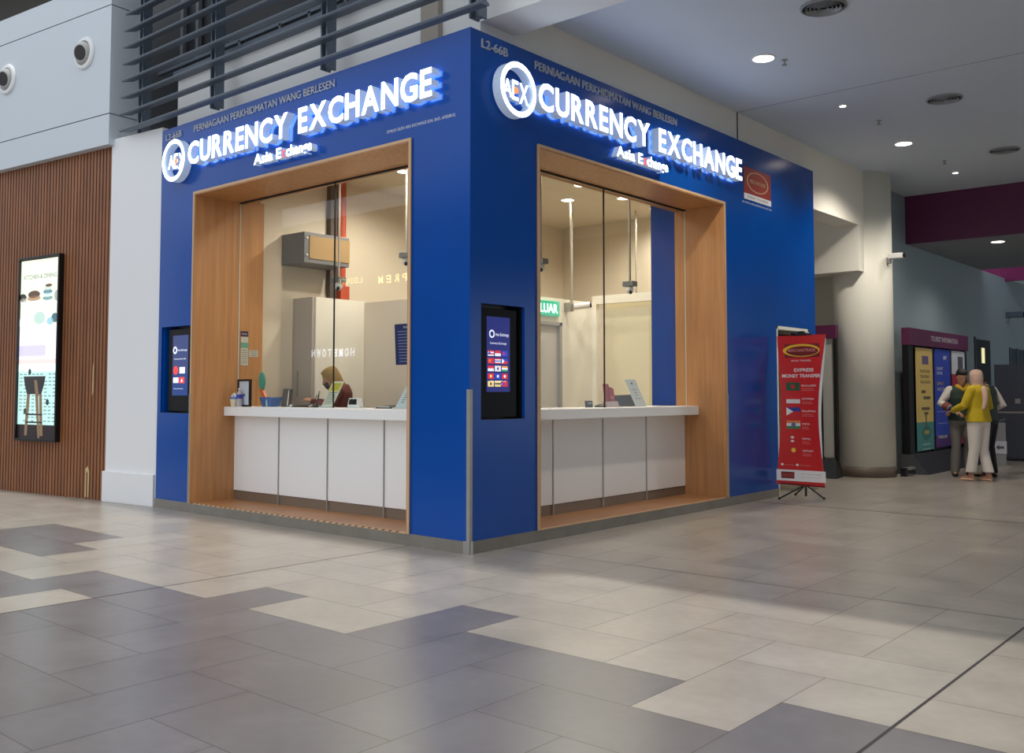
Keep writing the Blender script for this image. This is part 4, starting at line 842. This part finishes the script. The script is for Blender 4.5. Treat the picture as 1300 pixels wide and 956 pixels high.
mb.add([(x, y, 0) for x, y in P]+[(x, y, .30) for x, y in Q], [(0, 3, 2, 1), (4, 5, 6, 7), (0, 1, 5, 4), (1, 2, 6, 5), (2, 3, 7, 6), (3, 0, 4, 7)], NAVY); mb.build('weighted_base', t)
t = thing('foot_clamp', 'low black and silver foot clamp on the floor beside the column', 'foot clamp', (.2, 9.62, 0))
MB().box(.17, 9.50, 0, .26, 9.58, .13, BLACK).build('end_block', t, .004); MB().box(.19, 9.56, .09, .25, 9.95, .13, STEEL).build('silver_bar', t); MB().box(.19, 9.58, .03, .25, 9.95, .07, BLACK).build('lower_bar', t)
# grey lockers and queue post on the right edge
t = thing('metal_locker', 'dark grey two-tier metal lockers against the right picture edge', 'locker', (1.0, 14.6, 0)); LK = mat('locker_grey', (66, 70, 82), .45); F = FY(14.3)
MB().box(.34, 14.32, 0.03, 1.9, 15.0, 1.82, LK).build('carcass', t)
for a in (.35, 1.13): MB().fbox(F, a, .93, a+.76, 1.81, -.02, 0, LK).build('upper_door', t, .004); MB().fbox(F, a, .05, a+.76, .90, -.02, 0, LK).build('lower_door', t, .004); MB().fbox(F, a+.35, 1.08, a+.44, 1.17, 0, .02, STEEL).build('handle', t)
MB().box(.34, 14.29, .895, 1.9, 14.32, .93, STEEL).build('middle_rail', t)
t = thing('sign_post', 'pale low queue stand with a white printed notice before the lockers', 'stand', (.82, 12.7, 0))
MB().box(.73, 12.68, .03, .90, 12.72, .76, mat('pale_post', (150, 150, 152), .4)).build('post', t, .004); MB().rev([(.15, 0), (.15, .015), (.03, .03)], (.815, 12.7, 0), STEEL, 20).build('base', t); mb = MB(); mb.box(.72, 12.665, .22, .92, 12.675, .44, mat('notice_white', (206, 208, 216), .5)); mb.poly(FY(12.664), [(.75, .33), (.80, .38), (.80, .35), (.88, .35), (.88, .31), (.80, .31), (.80, .28)], 0, .001, INK); mb.build('notice', t); MB().rod((.76, 12.7, .76), (.90, 12.7, .82), .02, LOUV).build('top_clip', t)

# ------------------------------------------------------------------ shopfronts opposite (they show as mirror images in the glass)
mb = MB(); mb.box(-27, -13.3, 0, -10, -13.1, 7, mat('opposite_facade', (70, 66, 62), .6)); struct(mb.build('wall_opposite'))
FO = Fr((0, -13.1, 0), (-1, 0, 0), (0, 0, 1), (0, 1, 0))
def spaced(mb, a, b, txt, h, gw, pitch, m, bold):
    for i, ch in enumerate(txt): mb.text(FO, a+i*pitch, b, ch, h, gw, m, .02, .022, bold)
mb = MB(); spaced(mb, 18.35, 2.44, 'HOMETOWN', .26, .19, .285, mat('lit_shop_white', (225, 235, 255), .4, emit=8), .03); tag(mb.build('shop_lettering'), 'cool white lit shop lettering mirrored low in the left glass', 'lettering')
mb = MB(); spaced(mb, 15.93, 4.66, 'PREM', .24, .22, .36, mat('lit_shop_gold', (255, 225, 150), .4, emit=9), .02); tag(mb.build('shop_lettering'), 'warm gold capital lettering mirrored by the left opening corner', 'lettering')
mb = MB(); spaced(mb, 18.0, 4.76, 'LOUNGE', .19, .14, .21, MATS['lit_shop_gold'], 0.0); tag(mb.build('shop_lettering'), 'smaller warm gold lettering mirrored beside the pendant camera in glass', 'lettering')

# ------------------------------------------------------------------ people
SKIN = mat('skin_brown', (172, 124, 98), .5); HAIR = mat('black_hair', (18, 15, 14), .6)
def remesh(o, v=.008, it=2):
    r = o.modifiers.new('r', 'REMESH'); r.mode = 'VOXEL'; r.voxel_size = v; r.use_smooth_shade = True
    s_ = o.modifiers.new('s', 'SMOOTH'); s_.iterations = it; s_.factor = .5
    return o
def person(loc, rz, label, pose, look, seated=False):
    """standing figure, 1.64 m; local +y is forward, +x its right"""
    R = Matrix.Rotation(rz, 4, 'Z'); L = Vector(loc)
    def T(mb): mb.v = [tuple(R @ Vector(v) + L) for v in mb.v]; return mb
    t = thing('person', label, 'person', loc)
    hp = Vector(look.get('head', (0, .02, 1.52))); ht = look.get('turn', 0)
    HR = Matrix.Rotation(ht, 3, 'Z') @ Matrix.Rotation(look.get('nod', 0), 3, 'X')
    def H(x, y, z): return hp + HR @ Vector((x, y, z))
    b = MB()
    b.loft([((0, 0, .82), (.13, 0, 0), (0, .09, 0)), ((0, 0, .90), (.16, 0, 0), (0, .11, 0)), ((0, .0, 1.04), (.128, 0, 0), (0, .09, 0)), ((0, .01, 1.18), (.15, 0, 0), (0, .105, 0)), ((0, 0, 1.30), (.165, 0, 0), (0, .095, 0)), ((0, 0, 1.365), (.12, 0, 0), (0, .07, 0)), ((0, .0, 1.40), (.06, 0, 0), (0, .055, 0))], SKIN, 20)
    b.limb([((0, 0, 1.36), .055), (hp+Vector((0, -.02, -.06)), .05)], SKIN)
    rings = []
    for z, rx, ry, oy in ((-.115, .028, .03, .045), (-.10, .045, .05, .03), (-.06, .06, .075, .012), (-.01, .068, .088, 0), (.04, .072, .093, -.008), (.085, .06, .078, -.012), (.112, .03, .04, -.012)):
        rings.append((H(0, oy, z), HR @ Vector((rx, 0, 0)), HR @ Vector((0, ry, 0))))
    b.loft(rings, SKIN, 20)
    b.limb([(H(0, .088, .012), .008), (H(0, .104, -.022), .013)], SKIN); 
    for s_ in (-1, 1): b.limb([(H(.07*s_, -.008, .015), .012), (H(.072*s_, -.012, -.02), .010)], SKIN)
    b.limb([(H(-.022, .083, -.058), .007), (H(0, .09, -.056), .009), (H(.022, .083, -.058), .007)], SKIN)
    legs = pose['legs']
    for s_, (kn, an, toe) in zip((-1, 1), legs):
        b.limb([((.08*s_, 0, .86), .085), (tuple((Vector((.08*s_, 0, .86))+Vector(kn))/2), .075), (kn, .055), (tuple(Vector(kn)*.6+Vector(an)*.4), .052), (an, .036)], SKIN)
        hd = (Vector(toe)-Vector(an)); hd.z = 0; hd.normalize(); a0 = Vector(an)
        b.limb([(Vector((a0.x, a0.y, .045))-hd*.03, .036), (Vector((a0.x, a0.y, .04))+hd*.06, .034), (Vector((a0.x, a0.y, .028))+hd*.14, .028)], SKIN)
    for s_, (el, wr) in zip((-1, 1), pose['arms']):
        sh = Vector((.155*s_, 0, 1.325)); el = Vector(el); wr = Vector(wr)
        b.limb([(sh, .05), ((sh+el)/2, .042), (el, .035), ((el*.6+wr*.4), .034), (wr, .024)], SKIN)
        d = (wr-el).normalized(); sd = d.cross(Vector((0, 0, 1))).normalized(); n_ = sd.cross(d)
        pm = wr+d*.05; b.loft([(wr, sd*.024, n_*.018), (pm, sd*.038, n_*.014), (wr+d*.09, sd*.036, n_*.012)], SKIN, 12)
        for k, ln in enumerate((.058, .068, .064, .05)):
            f0 = wr+d*.085+sd*(-.027+.018*k); f1 = f0+d*ln*.5-n_*.008; f2 = f1+d*ln*.35-n_*.026; b.limb([(f0, .0085), (f1, .008), (f2, .007)], SKIN, 8)
        b.limb([(wr+d*.025-sd*.03*s_*-1, .011), (wr+d*.055-sd*.05*s_*-1-n_*.01, .0095), (wr+d*.085-sd*.05*s_*-1-n_*.02, .008)], SKIN, 8)
    remesh(T(b).build('body', t), .0075)
    e = MB()
    for s_ in (-1, 1): e.ball(H(.028*s_, .077, .012), .010, .008, .006, mat('eye_dark', (40, 30, 26), .3), 8, 6)
    T(e).build('eyes', t, smooth=True)
    return t, T, H, HR
def sleeve(mb, s_, el, wr, m, r=.06, end=.0):
    sh = Vector((.155*s_, 0, 1.325)); el = Vector(el); wr = Vector(wr); mb.limb([(sh, r+.008), ((sh+el)/2, r), (el, r*.92), (el.lerp(wr, .5), r*.85), (wr.lerp(el, end), r*.66)], m)
def torso(mb, m, z0, g=.018, flare=0.0):
    mb.loft([((0, 0, z0), (.165+g+flare, 0, 0), (0, .12+g+flare, 0)), ((0, 0, max(z0+.04, .92)), (.165+g+flare*.6, 0, 0), (0, .12+g+flare*.6, 0)), ((0, 0, 1.06), (.14+g+flare*.4, 0, 0), (0, .10+g, 0)), ((0, .01, 1.20), (.158+g, 0, 0), (0, .113+g, 0)), ((0, 0, 1.31), (.168+g, 0, 0), (0, .10+g, 0)), ((0, 0, 1.375), (.115+g, 0, 0), (0, .075+g, 0)), ((0, 0, 1.405), (.06+g, 0, 0), (0, .058+g, 0))], m, 22)
def trousers(mb, m, legs, ra=.06, flare=.085, z1=.96, cut=.07):
    mb.loft([((0, 0, .80), (.165, 0, 0), (0, .125, 0)), ((0, 0, .88), (.18, 0, 0), (0, .135, 0)), ((0, 0, z1), (.16, 0, 0), (0, .12, 0))], m, 22)
    for s_, (kn, an, toe) in zip((-1, 1), legs):
        kn, an = Vector(kn), Vector(an); h = Vector((.085*s_, 0, .85)); e = an+Vector((0, 0, cut))
        mb.loft([(h, (.098, 0, 0), (0, .118, 0)), ((h+kn)/2, (.084, 0, 0), (0, .098, 0)), (kn, (.068, 0, 0), (0, .076, 0)), (kn.lerp(e, .5), (.5*(ra+flare), 0, 0), (0, .5*(ra+flare), 0)), (e, (flare*.82, 0, 0), (0, flare, 0))], m, 18)
def shoes(mb, m, legs, w=.042, h=.04):
    for kn, an, toe in legs:
        a0 = Vector((an[0], an[1], 0)); d = Vector(toe)-a0; d.z = 0; d.normalize(); sd = Vector((d.y, -d.x, 0))
        mb.loft([(a0-d*.055+Vector((0, 0, h*.55)), sd*w*.6, Vector((0, 0, h*.5))), (a0-d*.02+Vector((0, 0, h*.62)), sd*w, Vector((0, 0, h*.6))), (a0+d*.08+Vector((0, 0, h*.5)), sd*w*1.05, Vector((0, 0, h*.48))), (a0+d*.15+Vector((0, 0, h*.42)), sd*w*.9, Vector((0, 0, h*.4))), (a0+d*.19+Vector((0, 0, h*.35)), sd*w*.4, Vector((0, 0, h*.25)))], m, 14)
# woman in the yellow blouse, seen from behind, turned to the left
lg = [((-.075, .03, .46), (-.08, .09, .075), (-.08, .3, 0)), ((.085, .0, .46), (.10, -.07, .075), (.12, .2, 0))]
am = [((-.24, .06, 1.10), (-.17, .30, 1.02)), ((.235, -.02, 1.08), (.16, .20, .98))]
t, T, H, HR = person((1.31, 9.50, 0), math.radians(70), 'woman in yellow blouse, beige headscarf and flared white trousers, seen from behind', {'legs': lg, 'arms': am}, {'nod': -.12, 'turn': -.1, 'head': (0, .04, 1.50)})
mb = MB(); torso(mb, mat('mustard_blouse', (196, 168, 24), .8, noise=(9, 9, 5, .15, 3)), .86, .022, .02)
for s_, (e, w_) in zip((-1, 1), am): sleeve(mb, s_, e, w_, MATS['mustard_blouse'], .064, .12)
remesh(T(mb).build('blouse', t), .009)
mb = MB(); trousers(mb, mat('white_trousers', (222, 212, 202), .8), lg, .065, .082, .93, .05); remesh(T(mb).build('trousers', t), .009)
mb = MB(); shoes(mb, mat('nude_flats', (214, 176, 150), .5), lg, .04, .035); T(mb).build('shoes', t, smooth=True)
HJ = mat('beige_headscarf', (204, 170, 150), .85); mb = MB()
mb.loft([(H(0, -.012, .125), HR @ Vector((.03, 0, 0)), HR @ Vector((0, .04, 0))), (H(0, -.02, .105), HR @ Vector((.07, 0, 0)), HR @ Vector((0, .085, 0))), (H(0, -.026, .05), HR @ Vector((.09, 0, 0)), HR @ Vector((0, .094, 0))), (H(0, -.028, -.02), HR @ Vector((.09, 0, 0)), HR @ Vector((0, .092, 0))), (H(0, -.02, -.09), HR @ Vector((.082, 0, 0)), HR @ Vector((0, .085, 0))), (H(0, -.02, -.14), Vector((.095, 0, 0)), Vector((0, .085, 0))), (Vector((0, -.01, 1.31)), Vector((.15, 0, 0)), Vector((0, .115, 0)))], HJ, 22)
mb.limb([((-.02, -.10, 1.34), .05), ((-.045, -.145, 1.24), .042), ((-.07, -.155, 1.14), .034), ((-.10, -.15, 1.06), .028)], HJ)
remesh(T(mb).build('headscarf', t), .008)
# man in varsity jacket
lg = [((-.09, .02, .47), (-.10, -.02, .08), (-.12, .2, 0)), ((.09, .03, .47), (.12, .02, .08), (.16, .2, 0))]
am = [((-.26, -.02, 1.10), (-.10, .24, 1.02)), ((.30, .02, 1.12), (.14, .26, 1.0))]
t, T, H, HR = person((.88, 10.2, 0), math.radians(-150), 'dark-haired man in a green jacket with white sleeves and grey trousers', {'legs': lg, 'arms': am}, {'nod': -.35, 'head': (0, .07, 1.52), 'turn': .1})
mb = MB(); torso(mb, mat('jacket_green', (34, 52, 42), .7), .86, .035, .0); remesh(T(mb).build('jacket_body', t), .009)
mb = MB()
for s_, (e, w_) in zip((-1, 1), am): sleeve(mb, s_, e, w_, mat('sleeve_white', (206, 200, 190), .6), .068, .05)
sv = remesh(T(mb).build('jacket_sleeve', t), .009)
mb = MB()
for s_, (e, w_) in zip((-1, 1), am):
    e, w_ = Vector(e), Vector(w_); c = e.lerp(w_, .35)
    mb.limb([(c, .070), (e.lerp(w_, .5), .066)], mat('sleeve_patch', (120, 60, 50), .6)); mb.limb([(e.lerp(w_, .68), .06), (e.lerp(w_, .74), .058)], mat('sleeve_navy', (36, 40, 70), .6))
T(mb).build('sleeve_badge', t, smooth=True)
mb = MB(); mb.limb([((-.07, .075, 1.39), .035), ((0, .12, 1.33), .03), ((.07, .075, 1.39), .035)], mat('yellow_scarf', (206, 160, 40), .7)); mb.limb([((-.09, .02, 1.40), .04), ((-.06, .10, 1.30), .035), ((-.05, .14, 1.22), .025)], MATS['yellow_scarf']); T(mb).build('yellow_lanyard', t, smooth=True)
mb = MB(); trousers(mb, mat('grey_trousers', (110, 104, 98), .8), lg, .075, .075, .95, -.02); remesh(T(mb).build('trousers', t), .009)
mb = MB(); shoes(mb, BLACK, lg, .045, .06); T(mb).build('shoes', t, smooth=True)
mb = MB(); mb.loft([(H(0, -.02, .135), HR @ Vector((.03, 0, 0)), HR @ Vector((0, .04, 0))), (H(0, -.012, .115), HR @ Vector((.068, 0, 0)), HR @ Vector((0, .09, 0))), (H(0, -.015, .07), HR @ Vector((.083, 0, 0)), HR @ Vector((0, .10, 0))), (H(0, -.04, .02), HR @ Vector((.08, 0, 0)), HR @ Vector((0, .07, 0))), (H(0, -.05, -.05), HR @ Vector((.06, 0, 0)), HR @ Vector((0, .045, 0)))], HAIR, 18); remesh(T(mb).build('hair', t), .009)
# third person, nearly hidden behind the woman
lg = [((-.09, .02, .47), (-.10, -.02, .08), (-.12, .2, 0)), ((.09, .03, .47), (.12, .0, .08), (.14, .2, 0))]
am = [((-.26, -.06, 1.10), (-.12, .2, 1.0)), ((.22, -.13, 1.10), (.16, .10, .99))]
t, T, H, HR = person((1.24, 10.28, 0), math.radians(80), 'person in black trousers and cream sleeves mostly hidden behind the woman', {'legs': lg, 'arms': am}, {'nod': -.4, 'head': (0, .10, 1.42)})
mb = MB(); torso(mb, MATS['jacket_green'], .86, .02); remesh(T(mb).build('waistcoat', t), .009); mb = MB()
for s_, (e, w_) in zip((-1, 1), am): sleeve(mb, s_, e, w_, mat('cream_top', (206, 196, 186), .8), .066, .05)
remesh(T(mb).build('shirt_sleeve', t), .009); mb = MB(); trousers(mb, mat('black_trousers', (24, 24, 28), .8), lg, .07, .075, .95, -.02); remesh(T(mb).build('trousers', t), .009)
mb = MB(); shoes(mb, BLACK, lg, .045, .06); T(mb).build('shoes', t, smooth=True)
mb = MB(); mb.loft([(H(0, -.02, .135), HR @ Vector((.03, 0, 0)), HR @ Vector((0, .04, 0))), (H(0, -.012, .115), HR @ Vector((.068, 0, 0)), HR @ Vector((0, .09, 0))), (H(0, -.015, .07), HR @ Vector((.083, 0, 0)), HR @ Vector((0, .10, 0))), (H(0, -.04, .0), HR @ Vector((.08, 0, 0)), HR @ Vector((0, .07, 0)))], HAIR, 18); remesh(T(mb).build('hair', t), .009)
# clerk behind the left counter, bent over the desk: the figure stands lower on a stool
lg = [((-.09, .28, .62), (-.10, .25, .18), (-.12, .4, 0)), ((.09, .28, .62), (.12, .25, .18), (.16, .4, 0))]
am = [((-.25, .08, 1.13), (-.12, .30, 1.215)), ((.24, .10, 1.13), (.12, .30, 1.215))]
t, T, H, HR = person((-3.10, 1.22, 0.09-.13+.02), math.radians(128), 'clerk in a gold headscarf and face mask bending over the left counter', {'legs': lg, 'arms': am}, {'nod': -.5, 'head': (0, .12, 1.47), 'turn': .1})
mb = MB(); torso(mb, mat('maroon_top', (96, 44, 38), .8), .80, .02)
for s_, (e, w_) in zip((-1, 1), am): sleeve(mb, s_, e, w_, MATS['maroon_top'], .064, .1)
remesh(T(mb).build('blouse', t), .009); mb = MB(); trousers(mb, MATS['black_trousers'], lg); remesh(T(mb).build('trousers', t), .009)
GH = mat('gold_headscarf', (150, 120, 72), .75); mb = MB()
mb.loft([(H(0, -.012, .125), HR @ Vector((.03, 0, 0)), HR @ Vector((0, .04, 0))), (H(0, -.015, .105), HR @ Vector((.07, 0, 0)), HR @ Vector((0, .088, 0))), (H(0, -.02, .05), HR @ Vector((.088, 0, 0)), HR @ Vector((0, .094, 0))), (H(0, -.03, -.02), HR @ Vector((.088, 0, 0)), HR @ Vector((0, .085, 0))), (H(0, -.03, -.09), HR @ Vector((.082, 0, 0)), HR @ Vector((0, .08, 0))), (Vector((0, .03, 1.36)), Vector((.13, 0, 0)), Vector((0, .12, 0))), (Vector((0, .01, 1.27)), Vector((.17, 0, 0)), Vector((0, .13, 0)))], GH, 22)
remesh(T(mb).build('headscarf', t), .008)
mb = MB(); mb.loft([(H(0, .055, -.105), HR @ Vector((.03, 0, 0)), HR @ Vector((0, .03, 0))), (H(0, .045, -.07), HR @ Vector((.052, 0, 0)), HR @ Vector((0, .058, 0))), (H(0, .05, -.02), HR @ Vector((.058, 0, 0)), HR @ Vector((0, .058, 0)))], mat('dark_mask', (70, 60, 58), .7), 16); T(mb).build('face_mask', t, smooth=True)
# ------------------------------------------------------------------ camera
cam_d = bpy.data.cameras.new('camera'); cam = bpy.data.objects.new('camera', cam_d); COL.objects.link(cam); sc.camera = cam
yaw, pitch = math.radians(49.3517), math.radians(3.0112)
fh = Vector((-math.cos(yaw), math.sin(yaw), 0)); fw = fh*math.cos(pitch)+Vector((0, 0, math.sin(pitch))); rt = Vector((math.sin(yaw), math.cos(yaw), 0)); up = rt.cross(fw)
M = Matrix((rt, up, -fw)).transposed().to_4x4(); M.translation = Vector((5.29924, -5.64842, 1.3)); cam.matrix_world = M
cam_d.sensor_width = 36; cam_d.lens = 1216.626/1300*36; cam_d.shift_y = -44.5/1300; cam_d.clip_end = 200

# ------------------------------------------------------------------ light
w = bpy.data.worlds.new('world'); sc.world = w; w.use_nodes = True
w.node_tree.nodes['Background'].inputs[0].default_value = (0.86, 0.92, 1.0, 1); w.node_tree.nodes['Background'].inputs[1].default_value = 1.15
def light(name, kind, loc, energy, color=(1, 1, 1), rot=(0, 0, 0), **k):
    d = bpy.data.lights.new(name, kind); d.energy = energy; d.color = color
    for a, b in k.items(): setattr(d, a, b)
    o = bpy.data.objects.new(name, d); COL.objects.link(o); o.location = loc; o.rotation_euler = rot; return o
light('skylight_daylight', 'SUN', (6, -6, 12), 2.05, (1.0, 0.98, 0.9), (0, 0, 0), angle=math.radians(1.8))
for y in (3.31, 7.68): light('ceiling_lamp', 'SPOT', (0.95, y, 4.62), 130 if y < 5 else 270, (1, .92, .8), spot_size=math.radians(140), spot_blend=0.8, shadow_soft_size=0.09)
for y in (5.44, 10.0): light('ceiling_lamp', 'SPOT', (1.0, y, 4.62), 90, (1, .93, .82), spot_size=math.radians(130), spot_blend=0.8, shadow_soft_size=0.04)
light('ceiling_lamp', 'SPOT', (1.0, 12.6, 3.8), 60, (1, .95, .9), spot_size=math.radians(140), spot_blend=0.8, shadow_soft_size=0.09)
for x, y in INNER: light('room_or_fill_lamp', 'SPOT', (x, y, 3.9), 115 if x < -3 else 66, (1, .89, .74), spot_size=math.radians(165), spot_blend=0.6, shadow_soft_size=0.09)
light('room_or_fill_lamp', 'SPOT', (-2.2, 1.15, 3.9), 105, (1, .89, .74), spot_size=math.radians(165), spot_blend=0.6, shadow_soft_size=0.09)  # no fitting here: extra hidden lamp added to brighten the left inner wall
sc.view_settings.view_transform = 'Standard'; sc.view_settings.look = 'None'; sc.view_settings.gamma = 1; sc.view_settings.use_curve_mapping = False
sc.view_settings.exposure = 0.0
sc.cycles.use_denoising = True
sc.cycles.max_bounces = 7; sc.cycles.transparent_max_bounces = 12; sc.cycles.sample_clamp_indirect = 4.0; sc.cycles.blur_glossy = 0.0
sc.cycles.use_light_tree = True
for o in bpy.data.objects:
    if '_o' in o: del o['_o']
